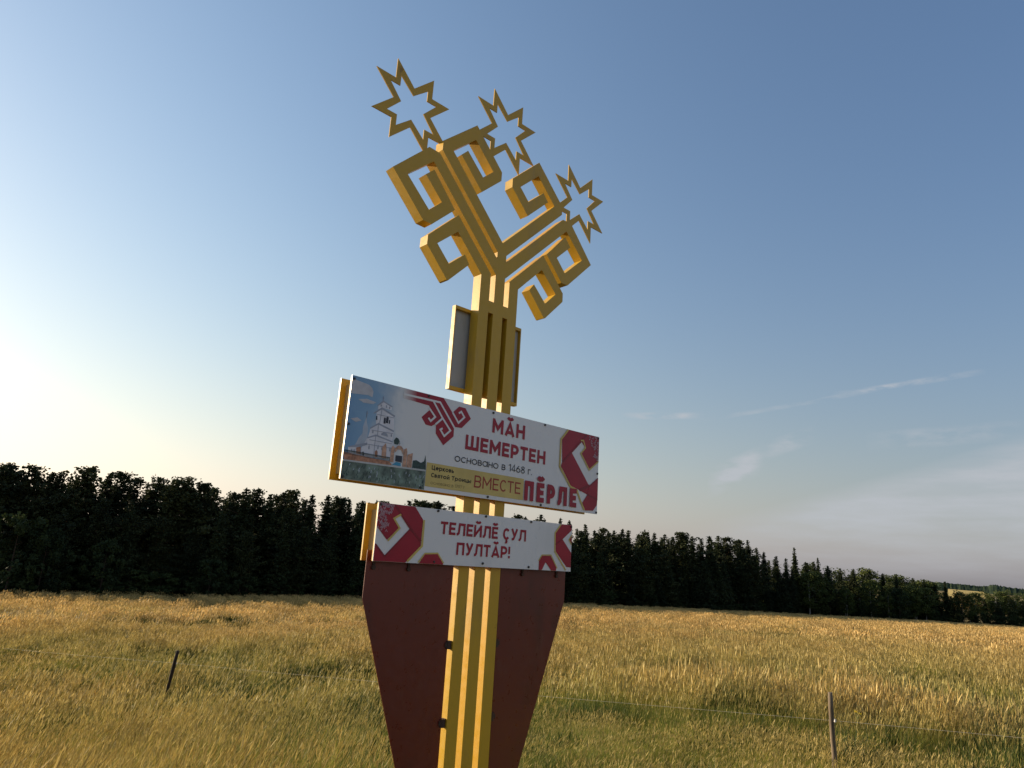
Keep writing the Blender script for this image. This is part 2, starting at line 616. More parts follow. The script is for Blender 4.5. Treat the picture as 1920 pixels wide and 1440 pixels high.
def build_far_field():
    m, t, b = new_mat('ripe_field')
    n = tex_noise(t, 0.05, 4)
    t.links.new(ramp(t, n, [(0.3, (0.50, 0.36, 0.11)), (0.7, (0.62, 0.47, 0.17))]), b.inputs['Base Color'])
    b.inputs['Roughness'].default_value = 0.95
    b.inputs['Specular IOR Level'].default_value = 0.1
    r0, r1 = 980.0, 1480.0
    outline = [(31.9, r0), (32.6, r0), (33.3, r0), (34.3, r0), (34.0, r1), (33.3, r1 + 20), (32.7, r1), (32.0, r1 - 30)]
    bm = bmesh.new()
    vs = []
    for a, r in outline:
        x, y = polar(a, r)
        el = -0.55 if r < 1200 else -0.01 + 0.03 * (33.3 - a)
        vs.append(bm.verts.new((x, y, EYE + r * math.tan(R(el)))))
    bm.faces.new(vs)
    o = bm_obj('far_field', bm, m)
    tag(o, kind='structure', label='small ripe yellow field on the distant hillside')


build_far_field()


# ------------------------------------------------------------------ trees
def leaf_mat(name, lo, hi, trans=0.25):
    m, t, b = new_mat(name)
    n = tex_noise(t, 0.45, 4, 0.6)
    oi = N(t, 'ShaderNodeObjectInfo')
    f = math_node(t, 'MULTIPLY_ADD', math_node(t, 'SUBTRACT', oi.outputs['Random'], 0.5), 0.35, n)
    c = ramp(t, f, [(0.32, lo), (0.68, hi)])
    t.links.new(c, b.inputs['Base Color'])
    b.inputs['Roughness'].default_value = 0.75
    b.inputs['Specular IOR Level'].default_value = 0.15
    tr = N(t, 'ShaderNodeBsdfTranslucent')
    t.links.new(c, tr.inputs['Color'])
    mx = N(t, 'ShaderNodeMixShader')
    mx.inputs[0].default_value = trans
    t.links.new(b.outputs[0], mx.inputs[1])
    t.links.new(tr.outputs[0], mx.inputs[2])
    out = [n_ for n_ in t.nodes if n_.type == 'OUTPUT_MATERIAL'][0]
    t.links.new(mx.outputs[0], out.inputs[0])
    return m


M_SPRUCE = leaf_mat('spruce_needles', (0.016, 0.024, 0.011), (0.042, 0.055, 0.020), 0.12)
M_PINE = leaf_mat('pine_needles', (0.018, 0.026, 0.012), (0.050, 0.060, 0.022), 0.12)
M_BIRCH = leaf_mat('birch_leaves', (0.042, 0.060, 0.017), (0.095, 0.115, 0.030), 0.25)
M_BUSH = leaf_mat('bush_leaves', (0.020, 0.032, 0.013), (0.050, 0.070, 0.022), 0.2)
M_BARK = paint('bark', (0.065, 0.045, 0.032), (0.035, 0.027, 0.022), 0.9, 0.1, 4.0)
M_BIRCH_BARK = paint('birch_bark', (0.28, 0.27, 0.25), (0.05, 0.045, 0.04), 0.8, 0.2, 3.0, (1, 1, 2.5))


def tri_cloud(P, size, rng, axis=None, flat_=0.0):
    """one quad-ish leaf spray per point: two triangles, random facing"""
    n = len(P)
    a = rng.normal(0, 1, (n, 3))
    if axis is not None:
        a = axis + 0.55 * a
    a /= np.linalg.norm(a, axis=1, keepdims=True) + 1e-9
    b = rng.normal(0, 1, (n, 3))
    b -= (b * a).sum(1, keepdims=True) * a
    b /= np.linalg.norm(b, axis=1, keepdims=True) + 1e-9
    s = size[:, None] if isinstance(size, np.ndarray) else size
    w_ = s * rng.uniform(0.28, 0.5, (n, 1))
    A = P - 0.5 * s * a
    B = P + w_ * b
    C = P + 0.5 * s * a
    D = P - w_ * b
    V = np.stack([A, B, C, D], 1).reshape(-1, 3)
    F = np.arange(4 * n).reshape(-1, 4)
    return V, F


def spruce_mesh(seed, slim=1.0):
    rng = np.random.default_rng(seed)
    H = 18.0
    P, S_, AX = [], [], []
    z = 1.2
    while z < H - 0.15:
        k = 1 - z / H
        rad = slim * (0.18 + 3.1 * k ** 0.85) * rng.uniform(0.72, 1.15)
        nb = int(5 + 5 * k)
        off = rng.uniform(0, 6.28)
        for b in range(nb):
            if rng.random() < 0.07:
                continue
            a = off + 6.283 * b / nb + rng.normal(0, 0.18)
            L = rad * rng.uniform(0.7, 1.15)
            steps = max(2, int(L / 0.30))
            for q in range(steps):
                tt = (q + 0.6) / steps
                rr = L * tt
                zz = z + 0.12 * L - 0.42 * rr * (0.5 + 0.6 * k) + 0.10 * L * tt ** 3
                c = np.array([math.cos(a) * rr, math.sin(a) * rr, zz])
                for _ in range(5):
                    P.append(c + rng.normal(0, 0.11 + 0.06 * L, 3) * (1, 1, 0.7))
                    S_.append(rng.uniform(0.30, 0.62) * (0.62 + 0.55 * k))
                    AX.append((math.cos(a), math.sin(a), -0.55))
        z += rng.uniform(0.36, 0.52)
    for q in range(420):
        zz = rng.uniform(0.4, 0.86 * H)
        rr = slim * 1.5 * (1 - zz / H) * math.sqrt(rng.random())
        a = rng.uniform(0, 6.28)
        P.append(np.array([math.cos(a) * rr, math.sin(a) * rr, zz]))
        S_.append(rng.uniform(0.7, 1.1))
        AX.append((math.cos(a), math.sin(a), -0.8))
    for q in range(14):
        P.append(np.array([rng.normal(0, .05), rng.normal(0, .05), H - 0.1 - 0.07 * q]))
        S_.append(0.34)
        AX.append((rng.normal(0, .5), rng.normal(0, .5), 1))
    V, F = tri_cloud(np.array(P), np.array(S_), rng, np.array(AX, float))
    return mesh_np('spruce_crown', V, F, M_SPRUCE)


def pine_mesh(seed, crown0=0.22, wide=1.0):
    rng = np.random.default_rng(seed)
    H = 18.0
    P, S_, AX = [], [], []
    z = crown0 * H
    lean = rng.normal(0, 0.02, 2)
    while z < H - 0.2:
        k = (z / H - crown0) / (1 - crown0)
        prof = (0.55 + 0.75 * math.sin(math.pi * min(1, k * 0.85 + 0.12))) * (1 - k ** 2.2) ** 0.9
        rad = wide * 2.9 * prof * rng.uniform(0.5, 1.3) + 0.25
        nb = rng.integers(3, 6)
        off = rng.uniform(0, 6.28)
        for b in range(nb):
            if rng.random() < 0.16:
                continue
            a = off + 6.283 * b / nb + rng.normal(0, 0.35)
            L = rad * rng.uniform(0.5, 1.35)
            asc = 0.12 + 0.85 * k ** 1.5
            tips = max(2, int(L / 0.42))
            for q in range(tips):
                tt = (q + 1) / tips
                if tt < 0.3 and rng.random() < 0.5:
                    continue
                rr = L * tt
                c = np.array([math.cos(a) * rr + lean[0] * z, math.sin(a) * rr + lean[1] * z, z + asc * rr * (0.6 + 0.4 * tt) - 0.10 * rr])
                c[:2] += rng.normal(0, 0.16, 2)
                for _ in range(15):
                    P.append(c + rng.normal(0, 0.25, 3) * (1.15, 1.15, 0.8))
                    S_.append(rng.uniform(0.24, 0.50))
                    AX.append((math.cos(a) * 0.6, math.sin(a) * 0.6, 0.55))
        z += rng.uniform(0.45, 0.72)
    for q in range(380):
        kk = rng.uniform(0.0, 0.85)
        rr = wide * 1.2 * math.sin(math.pi * min(1, kk * 0.9 + 0.1)) * math.sqrt(rng.random())
        a = rng.uniform(0, 6.28)
        P.append(np.array([math.cos(a) * rr, math.sin(a) * rr, H * (crown0 + (1 - crown0) * kk)]))
        S_.append(rng.uniform(0.6, 1.0))
        AX.append((math.cos(a), math.sin(a), 0.2))
    for q in range(22):
        P.append(np.array([rng.normal(0, .13) + lean[0] * H, rng.normal(0, .13) + lean[1] * H, H - 0.05 - 0.05 * q]))
        S_.append(0.36)
        AX.append((0, 0, 1))
    V, F = tri_cloud(np.array(P), np.array(S_), rng, np.array(AX, float))
    return mesh_np('pine_crown', V, F, M_PINE)


def leafy_mesh(seed, mat, H=10.0, wide=0.34, base=0.12, clumps=60, name='birch_crown'):
    rng = np.random.default_rng(seed)
    P, S_ = [], []
    for _ in range(clumps):
        k = rng.uniform(0.0, 1.0)
        zz = H * (base + (1 - base) * k)
        rmax = wide * H * (math.sin(math.pi * (0.10 + 0.86 * k)) ** 0.7)
        a = rng.uniform(0, 6.28)
        rr = rmax * math.sqrt(rng.uniform(0.15, 1))
        c = np.array([math.cos(a) * rr, math.sin(a) * rr, zz])
        rad = H * rng.uniform(0.05, 0.10)
        n = int(rng.integers(34, 60))
        d = rng.normal(0, 1, (n, 3))
        d /= np.linalg.norm(d, axis=1, keepdims=True)
        q = c + d * rad * rng.uniform(0.45, 1.15, (n, 1)) * (1, 1, 0.8)
        q = q[q[:, 2] > 0.1]
        P.append(q)
        S_.append(rng.uniform(0.20, 0.40, len(q)))
    V, F = tri_cloud(np.concatenate(P), np.concatenate(S_), rng)
    return mesh_np(name, V, F, mat)


def trunk_mesh(H, r, mat, name='trunk', seed=0, limbs=6):
    rng = random.Random(seed)
    bm = bmesh.new()
    add_tube(bm, [(0, 0, -0.6), (0.02 * H * rng.uniform(-.3, .3), 0, 0.35 * H), (0, 0, 0.7 * H), (0, 0, 0.97 * H)], [r, r * 0.8, r * 0.45, r * 0.1], 7)
    for k in range(limbs):
        a = rng.uniform(0, 6.28)
        z = H * rng.uniform(0.3, 0.8)
        L = H * rng.uniform(0.08, 0.16)
        add_tube(bm, [(0, 0, z), (math.cos(a) * L * .5, math.sin(a) * L * .5, z + L * .25), (math.cos(a) * L, math.sin(a) * L, z + L * .5)], [r * 0.3, r * 0.2, r * 0.06], 5)
    bmesh.ops.recalc_face_normals(bm, faces=bm.faces[:])
    me = bpy.data.meshes.new(name)
    bm.to_mesh(me)
    bm.free()
    me.materials.append(mat)
    return me


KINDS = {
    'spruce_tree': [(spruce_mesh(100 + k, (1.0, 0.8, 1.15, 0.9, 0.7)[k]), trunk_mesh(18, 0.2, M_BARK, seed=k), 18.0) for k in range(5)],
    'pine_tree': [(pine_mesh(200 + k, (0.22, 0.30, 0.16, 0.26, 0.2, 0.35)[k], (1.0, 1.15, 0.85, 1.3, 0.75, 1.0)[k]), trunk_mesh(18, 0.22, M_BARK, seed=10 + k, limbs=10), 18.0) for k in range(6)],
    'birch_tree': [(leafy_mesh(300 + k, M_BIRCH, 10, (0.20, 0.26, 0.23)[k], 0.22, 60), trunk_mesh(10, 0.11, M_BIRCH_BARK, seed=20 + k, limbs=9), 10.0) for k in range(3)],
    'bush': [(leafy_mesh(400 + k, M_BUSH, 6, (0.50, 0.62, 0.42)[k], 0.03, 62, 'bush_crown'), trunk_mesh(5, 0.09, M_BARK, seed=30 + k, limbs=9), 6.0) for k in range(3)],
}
tree_count = 0


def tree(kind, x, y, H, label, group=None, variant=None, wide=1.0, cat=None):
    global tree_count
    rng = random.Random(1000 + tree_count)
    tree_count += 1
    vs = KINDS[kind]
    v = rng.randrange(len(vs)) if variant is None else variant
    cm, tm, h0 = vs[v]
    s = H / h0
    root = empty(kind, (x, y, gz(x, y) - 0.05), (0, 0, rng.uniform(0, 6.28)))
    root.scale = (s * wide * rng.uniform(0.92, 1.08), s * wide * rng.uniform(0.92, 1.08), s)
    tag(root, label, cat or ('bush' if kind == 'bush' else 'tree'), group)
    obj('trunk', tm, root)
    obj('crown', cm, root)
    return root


def pix_dir(px, py):
    """direction (azimuth deg, elevation deg) that a point of the photograph lies in"""
    f = 1302.74
    d = _f + (px - 960) / f * _r2 - (py - 720) / f * _u2
    return math.degrees(math.atan2(d.x, d.y)), math.degrees(math.atan2(d.z, math.hypot(d.x, d.y)))


def treeline(az_deg):
    return float(np.interp(R(az_deg), AZK, D_TREE))


def height_for(az, r, el):
    x, y = polar(az, r)
    return EYE + r * math.tan(R(el)) - gz(x, y)


# skyline trees measured from the photograph: (bearing, elevation of the tip)
LEFT_TIPS = [(5, 875), (20, 872), (38, 884), (64, 874), (100, 884), (117, 887), (148, 893), (171, 878), (208, 886), (219, 887), (253, 898), (292, 894),
             (324, 898), (357, 896), (380, 905), (401, 918), (440, 921), (463, 913), (485, 918), (509, 926), (532, 922), (554, 920), (587, 926), (616, 927), (640, 934),
             (656, 935), (680, 938), (716, 941), (735, 945), (768, 938), (788, 940), (808, 943), (822, 938), (834, 944), (850, 948)]
RIGHT_TIPS = [(968, 966), (985, 968), (1008, 972), (1015, 964), (1021, 972), (1051, 970), (1068, 975), (1082, 990), (1098, 983), (1115, 993), (1129, 991), (1141, 996), (1152, 994), (1167, 991), (1178, 994),
              (1204, 997), (1214, 997), (1227, 998), (1246, 1001), (1262, 1006), (1276, 999), (1298, 1005), (1315, 1009), (1330, 1004), (1347, 1004), (1360, 1008), (1386, 1011),
              (1402, 1012), (1418, 1026), (1432, 1034), (1455, 1042), (1473, 1046), (1489, 1026), (1510, 1053), (1533, 1045), (1552, 1060), (1575, 1065), (1600, 1066), (1627, 1067), (1655, 1074),
              (1680, 1079), (1711, 1083), (1732, 1086), (1752, 1094), (1771, 1090)]
G_LP = 'pines and spruces of the forest left of the sign'
G_RS = 'spruces and pines of the forest right of the sign'
tip_az = []
n_l = n_g = n_h = n_r = 0


def ordinal(n):
    return '%d%s' % (n, 'th' if 10 < n % 100 < 14 else {1: 'st', 2: 'nd', 3: 'rd'}.get(n % 10, 'th'))


tip_el = []
for k, (px, py) in enumerate(LEFT_TIPS + RIGHT_TIPS):
    a, e = pix_dir(px, py)
    tip_az.append(a)
    tip_el.append(e)
    left = px < 900
    r = treeline(a) + random.uniform(6, 13)
    x, y = polar(a, r)
    H = height_for(a, r, e)
    if left:
        kind = 'pine_tree' if (px < 460 and k % 4) or k % 3 == 0 else 'spruce_tree'
        nm = 'pine' if kind == 'pine_tree' else 'spruce'
        if px < 690:
            n_l += 1
            lab = '%s dark %s, %s tree top from the left edge along the forest skyline' % ('broad' if nm == 'pine' else 'pointed', nm, ordinal(n_l))
        else:
            n_g += 1
            lab = 'dark %s top in the gap between the two boards, %s from the left' % (nm, ordinal(n_g))
    else:
        kind = 'spruce_tree' if px > 1420 or k % 5 else 'pine_tree'
        nm = 'pine' if kind == 'pine_tree' else 'spruce'
        if px < 1076:
            n_h += 1
            lab = 'dark %s top above the right half of the lower board, %s from the left' % (nm, ordinal(n_h))
        else:
            n_r += 1
            lab = 'pointed dark %s, %s tree top right of the lower board along the skyline' % (nm, ordinal(n_r))
    grp = (('pines' if kind == 'pine_tree' else 'spruces') + (' of the forest left of the sign' if left else ' of the forest right of the sign'))
    wd = 1.0
    if (px, py) == (1489, 1026):
        lab, grp, kind, wd = 'tall spruce standing up above the lower tree tops at the right', None, 'spruce_tree', 0.85
    elif (px, py) == (1533, 1045):
        lab, grp, kind, wd = 'second pointed spruce just right of the tallest right-hand spruce', None, 'spruce_tree', 0.8
    elif (px, py) == (1051, 970):
        lab, grp, wd = 'thin spruce tip just above the right end of the lower sign board', None, 0.8
        kind = 'spruce_tree'
    tree(kind, x, y, H, lab, grp, wide=(wd if wd != 1.0 else random.uniform(1.1, 1.5)) if not left else random.uniform(1.15, 1.6))
order = np.argsort(tip_az)
TA, TE = np.array(tip_az)[order], np.array(tip_el)[order]


def skyline(a):
    return float(np.interp(a, TA, TE))


# filler rows: front edge of the forest and the rows behind it
PLURAL = {'pine': 'pines', 'spruce': 'spruces', 'birch': 'birches'}


def rows():
    a = -40.0
    while a < 31.5:
        D = treeline(a)
        step = math.degrees(3.4 / D)
        for row, (off, lo, hi, p) in enumerate([(0.0, 0.55, 0.84, 1.0), (4.0, 0.70, 0.90, 0.6), (17.0, 0.90, 0.985, 0.95), (30.0, 0.88, 0.98, 0.6)]):
            if random.random() > p:
                continue
            aa = a + random.uniform(-0.4, 0.4) * step
            r = D + off + random.uniform(-1.5, 2.5)
            full = height_for(aa, r, skyline(aa))
            H = max(5.0, full * random.uniform(lo, hi))
            left = aa < 0
            x, y = polar(aa, r)
            kind = 'pine_tree' if (left and random.random() < 0.5) or (not left and random.random() < 0.2) else 'spruce_tree'
            if aa > 23.0 and random.random() < 0.45:
                kind = 'birch_tree'
            nm = {'pine_tree': 'pine', 'spruce_tree': 'spruce', 'birch_tree': 'birch'}[kind]
            side = 'left' if left else 'right'
            if row < 2:
                lab, grp = 'lower dark %s along the field edge %s of the sign' % (nm, side), '%s along the field edge %s of the sign' % (PLURAL[nm], side)
            else:
                lab, grp = 'dark %s deeper in the forest %s of the sign' % (nm, side), '%s deeper in the forest %s of the sign' % (PLURAL[nm], side)
            tree(kind, x, y, H, lab, grp, wide=random.uniform(0.95, 1.3) * (1.3 if aa > 23 else 1.2 if aa > 2 else 1.0))
        a += step * (1.35 if a < 2 else 1.1)


rows()


def at_pix(kind, px, py, label, group=None, dr=-3.0, **kw):
    a, e = pix_dir(px, py)
    r = treeline(a) + dr
    x, y = polar(a, r)
    return tree(kind, x, y, height_for(a, r, e), label, group, **kw)


# leafy trees and bushes at the foot of the forest
at_pix('bush', 42, 968, 'broad leafy bush tree before the dark pines at the left edge', dr=-5, wide=0.85, variant=1)
at_pix('bush', 95, 995, 'dark leafy bush right of the broad bush at the left edge', dr=-5, wide=0.8, variant=0)
at_pix('bush', 400, 1050, 'low dark bush at the forest foot midway to the sign', dr=-4, wide=1.1, variant=1)
at_pix('bush', 205, 1015, 'rounded dark bush at the forest foot left of the dark post', dr=-4, variant=2)
for px_, h_ in ((262, 7.0), (285, 8.0), (300, 7.5), (318, 8.5), (340, 7.0)):
    a_ = pix_dir(px_, 1100)[0]
    x_, y_ = polar(a_, treeline(a_) + 2.0)
    tree('spruce_tree', x_, y_, h_, 'young dense spruce at the forest foot above and left of the dark post', 'young spruces at the forest foot above the dark post', wide=2.0)
at_pix('birch_tree', 1586, 1098, 'yellow-green birch left of the pale bush tree at the right forest edge', dr=-4, wide=0.9)
at_pix('bush', 1684, 1105, 'pale green rounded bush tree at the right forest edge', dr=-6, wide=0.75, variant=0)
at_pix('birch_tree', 1664, 1106, 'slim bright birch touching the pale rounded bush tree', dr=-5, wide=0.6)
at_pix('birch_tree', 1713, 1106, 'yellowish birch between the pale bush tree and dark spruces', dr=-2, wide=0.7)
at_pix('bush', 1618, 1128, 'small bright green shrub at the foot of the right forest', dr=-6, wide=0.6, variant=2)
at_pix('bush', 1636, 1132, 'second small shrub right of the bright green shrub', dr=-6, wide=0.6, variant=0)
for k, (px, py) in enumerate([(1790, 1108), (1802, 1113), (1815, 1116), (1826, 1113), (1840, 1110), (1853, 1115), (1865, 1109), (1878, 1112), (1890, 1108), (1903, 1114), (1916, 1113), (1932, 1112), (1948, 1116)]):
    at_pix('birch_tree', px, py, 'birch in the low leafy wood at the right edge', 'birches of the low wood at the right edge', dr=random.uniform(2, 14), wide=random.uniform(0.9, 1.3))
for k, (px, py) in enumerate([(1782, 1118), (1796, 1122), (1822, 1124), (1846, 1124), (1870, 1122), (1895, 1124), (1918, 1126), (1940, 1124)]):
    at_pix('spruce_tree', px, py, 'low dark spruce under the birches at the right edge', 'low spruces under the birches at the right edge', dr=random.uniform(0, 6), wide=1.4)
for k, (px, py) in enumerate([(1842, 1150), (1880, 1156), (1897, 1154), (1755, 1146), (1865, 1153), (1912, 1157)]):
    at_pix('bush', px, py, 'small light shrub along the low wood at the right edge', 'small shrubs along the low wood at the right edge', dr=-5, wide=0.9)
for k in range(72):
    a = -38 + 70 * (k + random.uniform(0, 1)) / 72
    r = treeline(a) + (random.uniform(-2.5, 0) if k % 2 else random.uniform(3, 9))
    x, y = polar(a, r)
    side = 'left' if a < 0 else 'right'
    tree('bush', x, y, random.uniform(2.4, 4.6), 'dark shrub in the shade of the forest edge %s of the sign' % side,
         'dark shrubs along the forest edge %s of the sign' % side, wide=1.6)


# ------------------------------------------------------------------ grass
def grass_mat():
    m, t, b = new_mat('meadow_grass')
    at = N(t, 'ShaderNodeAttribute', attribute_type='GEOMETRY', attribute_name='tip')      # 0 root .. 1 tip, 2 seed head
    ai = N(t, 'ShaderNodeAttribute', attribute_type='INSTANCER', attribute_name='green')
    ar = N(t, 'ShaderNodeAttribute', attribute_type='GEOMETRY', attribute_name='blade')
    oi = N(t, 'ShaderNodeObjectInfo')
    g = math_node(t, 'MULTIPLY_ADD', math_node(t, 'SUBTRACT', ar.outputs['Fac'], 0.5), 0.5, ai.outputs['Fac'])
    leaf = ramp(t, g, [(0.05, (0.46, 0.325, 0.115)), (0.36, (0.40, 0.325, 0.068)), (0.60, (0.33, 0.32, 0.048)), (1.0, (0.075, 0.110, 0.022))])
    stalk = ramp(t, ar.outputs['Fac'], [(0.0, (0.42, 0.285, 0.105)), (0.5, (0.52, 0.37, 0.130)), (1.0, (0.74, 0.57, 0.27))])
    olive = N(t, 'ShaderNodeMixRGB')
    t.links.new(math_node(t, 'MULTIPLY', ai.outputs['Fac'], 0.75, clamp=True), olive.inputs[0])
    t.links.new(stalk, olive.inputs[1])
    olive.inputs[2].default_value = (0.36, 0.335, 0.105, 1)
    stalk = olive.outputs[0]
    is_head = math_node(t, 'GREATER_THAN', at.outputs['Fac'], 1.5)
    mx = N(t, 'ShaderNodeMixRGB')
    t.links.new(is_head, mx.inputs[0])
    t.links.new(leaf, mx.inputs[1])
    t.links.new(stalk, mx.inputs[2])
    # the lower half of every blade is still green
    low = math_node(t, 'MULTIPLY', math_node(t, 'SUBTRACT', 1.0, math_node(t, 'MULTIPLY', at.outputs['Fac'], 1.6, clamp=True), clamp=True), 0.55)
    mx2 = N(t, 'ShaderNodeMixRGB')
    t.links.new(low, mx2.inputs[0])
    t.links.new(mx.outputs[0], mx2.inputs[1])
    mx2.inputs[2].default_value = (0.13, 0.145, 0.034, 1)
    hs = N(t, 'ShaderNodeHueSaturation')
    t.links.new(mx2.outputs[0], hs.inputs['Color'])
    t.links.new(math_node(t, 'MULTIPLY_ADD', oi.outputs['Random'], 0.6, 0.72), hs.inputs['Value'])
    c = hs.outputs[0]
    t.links.new(c, b.inputs['Base Color'])
    b.inputs['Roughness'].default_value = 0.6
    b.inputs['Specular IOR Level'].default_value = 0.25
    tr = N(t, 'ShaderNodeBsdfTranslucent')
    t.links.new(c, tr.inputs['Color'])
    ms = N(t, 'ShaderNodeMixShader')
    ms.inputs[0].default_value = 0.34
    t.links.new(b.outputs[0], ms.inputs[1])
    t.links.new(tr.outputs[0], ms.inputs[2])
    out = [q for q in t.nodes if q.type == 'OUTPUT_MATERIAL'][0]
    t.links.new(ms.outputs[0], out.inputs[0])
    return m


M_GRASS = grass_mat()
M_WEED = leaf_mat('weed_leaves', (0.030, 0.046, 0.012), (0.060, 0.080, 0.020), 0.25)  # dark tone holds both the leaf green and the shadows in the patches


def tuft(seed, n_leaf, n_stalk, radius, h_leaf, h_stalk, wl_, ws, head_w, head_l, lean=(0.12, 0.0), segs=4, mat=None):
    rng = np.random.default_rng(seed)
    V, F, T, B = [], [], [], []

    def blade(x, y, h, wd, dirn, bend, tipv, facing, s):
        fx, fy = math.cos(facing), math.sin(facing)
        base = len(V)
        tone = rng.random()
        for k in range(s + 1):
            q = k / s
            cx = x + dirn[0] * bend * h * q ** 1.8 + lean[0] * h * q
            cy = y + dirn[1] * bend * h * q ** 1.8 + lean[1] * h * q
            cz = h * (q - 0.35 * bend * bend * q * q)
            ww = wd * (1 - 0.85 * q ** 1.5) * 0.5
            V.append((cx - fx * ww, cy - fy * ww, cz))
            V.append((cx + fx * ww, cy + fy * ww, cz))
            T.extend((q * tipv, q * tipv))
            B.extend((tone, tone))
        for k in range(s):
            i = base + 2 * k
            F.append((i, i + 1, i + 3, i + 2))
        return (cx, cy, cz)

    for _ in range(n_leaf):
        a = rng.uniform(0, 6.28)
        rr = radius * math.sqrt(rng.random())
        ph = rng.uniform(0, 6.28)
        d = (math.cos(ph), math.sin(ph))
        blade(math.cos(a) * rr, math.sin(a) * rr, h_leaf * rng.uniform(0.5, 1.2), wl_ * rng.uniform(0.7, 1.3), d, rng.uniform(0.1, 0.75), 1.0, rng.uniform(0, 3.14), segs)
    for _ in range(n_stalk):
        a = rng.uniform(0, 6.28)
        rr = radius * math.sqrt(rng.random())
        ph = rng.uniform(0, 6.28)
        d = (math.cos(ph), math.sin(ph))
        h = h_stalk * rng.uniform(0.72, 1.15)
        bend = rng.uniform(0.02, 0.28)
        x0, y0 = math.cos(a) * rr, math.sin(a) * rr
        tx, ty, tz = blade(x0, y0, h, ws, d, bend, 1.0, rng.uniform(0, 3.14), max(2, segs - 1))
        # seed head: crossed spindles plus loose spikelets, nodding with the stalk
        hl = head_l * rng.uniform(0.6, 1.3)
        hx, hy, hz = d[0] * bend + lean[0] + rng.normal(0, .1), d[1] * bend + lean[1] + rng.normal(0, .1), 0.9
        tone = rng.random()
        for q in range(2):
            fa = rng.uniform(0, 3.14)
            hw = head_w * rng.uniform(0.6, 1.2)
            i = len(V)
            for (tt, wv) in ((-0.15, 0.12), (0.3, 1.0), (0.65, 0.7), (1.0, 0.05)):
                c = (tx + hx * hl * tt, ty + hy * hl * tt, tz + hz * hl * tt)
                V.append((c[0] - math.cos(fa) * hw * wv * .5, c[1] - math.sin(fa) * hw * wv * .5, c[2]))
                V.append((c[0] + math.cos(fa) * hw * wv * .5, c[1] + math.sin(fa) * hw * wv * .5, c[2]))
                T.extend((2.0, 2.0))
                B.extend((tone, tone))
            for k in range(3):
                F.append((i + 2 * k, i + 2 * k + 1, i + 2 * k + 3, i + 2 * k + 2))
    me = mesh_np('grass_tuft', np.array(V), np.array(F), mat or M_GRASS)
    for nm, dat in (('tip', T), ('blade', B)):
        at = me.attributes.new(nm, 'FLOAT', 'POINT')
        at.data.foreach_set('value', np.array(dat, np.float32))
    return me


def make_collection(name, meshes):
    c = bpy.data.collections.new(name)
    for k, me in enumerate(meshes):
        o = bpy.data.objects.new('%s_%02d' % (name, k), me)
        c.objects.link(o)
    return c


def scatter(name, coll, P, rot, scl, idx, green, label):
    me = bpy.data.meshes.new(name)
    n = len(P)
    me.vertices.add(n)
    me.vertices.foreach_set('co', P.astype(np.float32).ravel())
    for nm, ty, dat, key in (('rot', 'FLOAT_VECTOR', rot, 'vector'), ('scl', 'FLOAT_VECTOR', scl, 'vector'), ('idx', 'INT', idx, 'value'), ('green', 'FLOAT', green, 'value')):
        at = me.attributes.new(nm, ty, 'POINT')
        at.data.foreach_set(key, dat.astype(np.int32 if ty == 'INT' else np.float32).ravel())
    o = obj(name, me)
    ng = bpy.data.node_groups.new(name, 'GeometryNodeTree')
    ng.interface.new_socket('Geometry', in_out='INPUT', socket_type='NodeSocketGeometry')
    ng.interface.new_socket('Geometry', in_out='OUTPUT', socket_type='NodeSocketGeometry')
    gi, go = ng.nodes.new('NodeGroupInput'), ng.nodes.new('NodeGroupOutput')
    m2p = ng.nodes.new('GeometryNodeMeshToPoints')
    ip = ng.nodes.new('GeometryNodeInstanceOnPoints')
    ci = ng.nodes.new('GeometryNodeCollectionInfo')
    ci.inputs['Collection'].default_value = coll
    ci.inputs['Separate Children'].default_value = True
    ci.inputs['Reset Children'].default_value = True

    def named(nm, ty):
        a = ng.nodes.new('GeometryNodeInputNamedAttribute')
        a.data_type = ty
        a.inputs['Name'].default_value = nm
        return a.outputs[0]
    e2r = ng.nodes.new('FunctionNodeEulerToRotation')
    L = ng.links.new
    L(gi.outputs[0], m2p.inputs['Mesh'])
    L(m2p.outputs[0], ip.inputs['Points'])
    L(ci.outputs[0], ip.inputs['Instance'])
    ip.inputs['Pick Instance'].default_value = True
    L(named('idx', 'INT'), ip.inputs['Instance Index'])
    L(named('rot', 'FLOAT_VECTOR'), e2r.inputs[0])
    L(e2r.outputs[0], ip.inputs['Rotation'])
    L(named('scl', 'FLOAT_VECTOR'), ip.inputs['Scale'])
    L(ip.outputs[0], go.inputs[0])
    md = o.modifiers.new('scatter', 'NODES')
    md.node_group = ng
    tag(o, label, kind='stuff')
    return o


def vnoise(x, y, s, seed):
    """cheap smooth 2-D noise from summed sines"""
    rn = np.random.default_rng(seed)
    v = np.zeros_like(x)
    for k in range(7):
        a = rn.uniform(0, 6.28)
        f = s * rn.uniform(0.5, 1.9)
        v += np.sin((x * math.cos(a) + y * math.sin(a)) * f + rn.uniform(0, 6.28))
    return v / 7 * 1.6


# fence line (world xy)
PL = np.array(polar(-23.05, 21.0))
PR = np.array(polar(24.33, 9.6))


def beyond_fence(x, y):
    d = PR - PL
    n = np.array([-d[1], d[0]])
    n = n / np.linalg.norm(n)
    if n @ (np.array([0, 60.]) - PL) < 0:
        n = -n
    return (x - PL[0]) * n[0] + (y - PL[1]) * n[1]


def sector(n, r0, r1, a0=-43, a1=43):
    r = np.sqrt(RNG.uniform(r0 * r0, r1 * r1, n))
    a = np.radians(RNG.uniform(a0, a1, n))
    return r * np.sin(a), r * np.cos(a), r, a


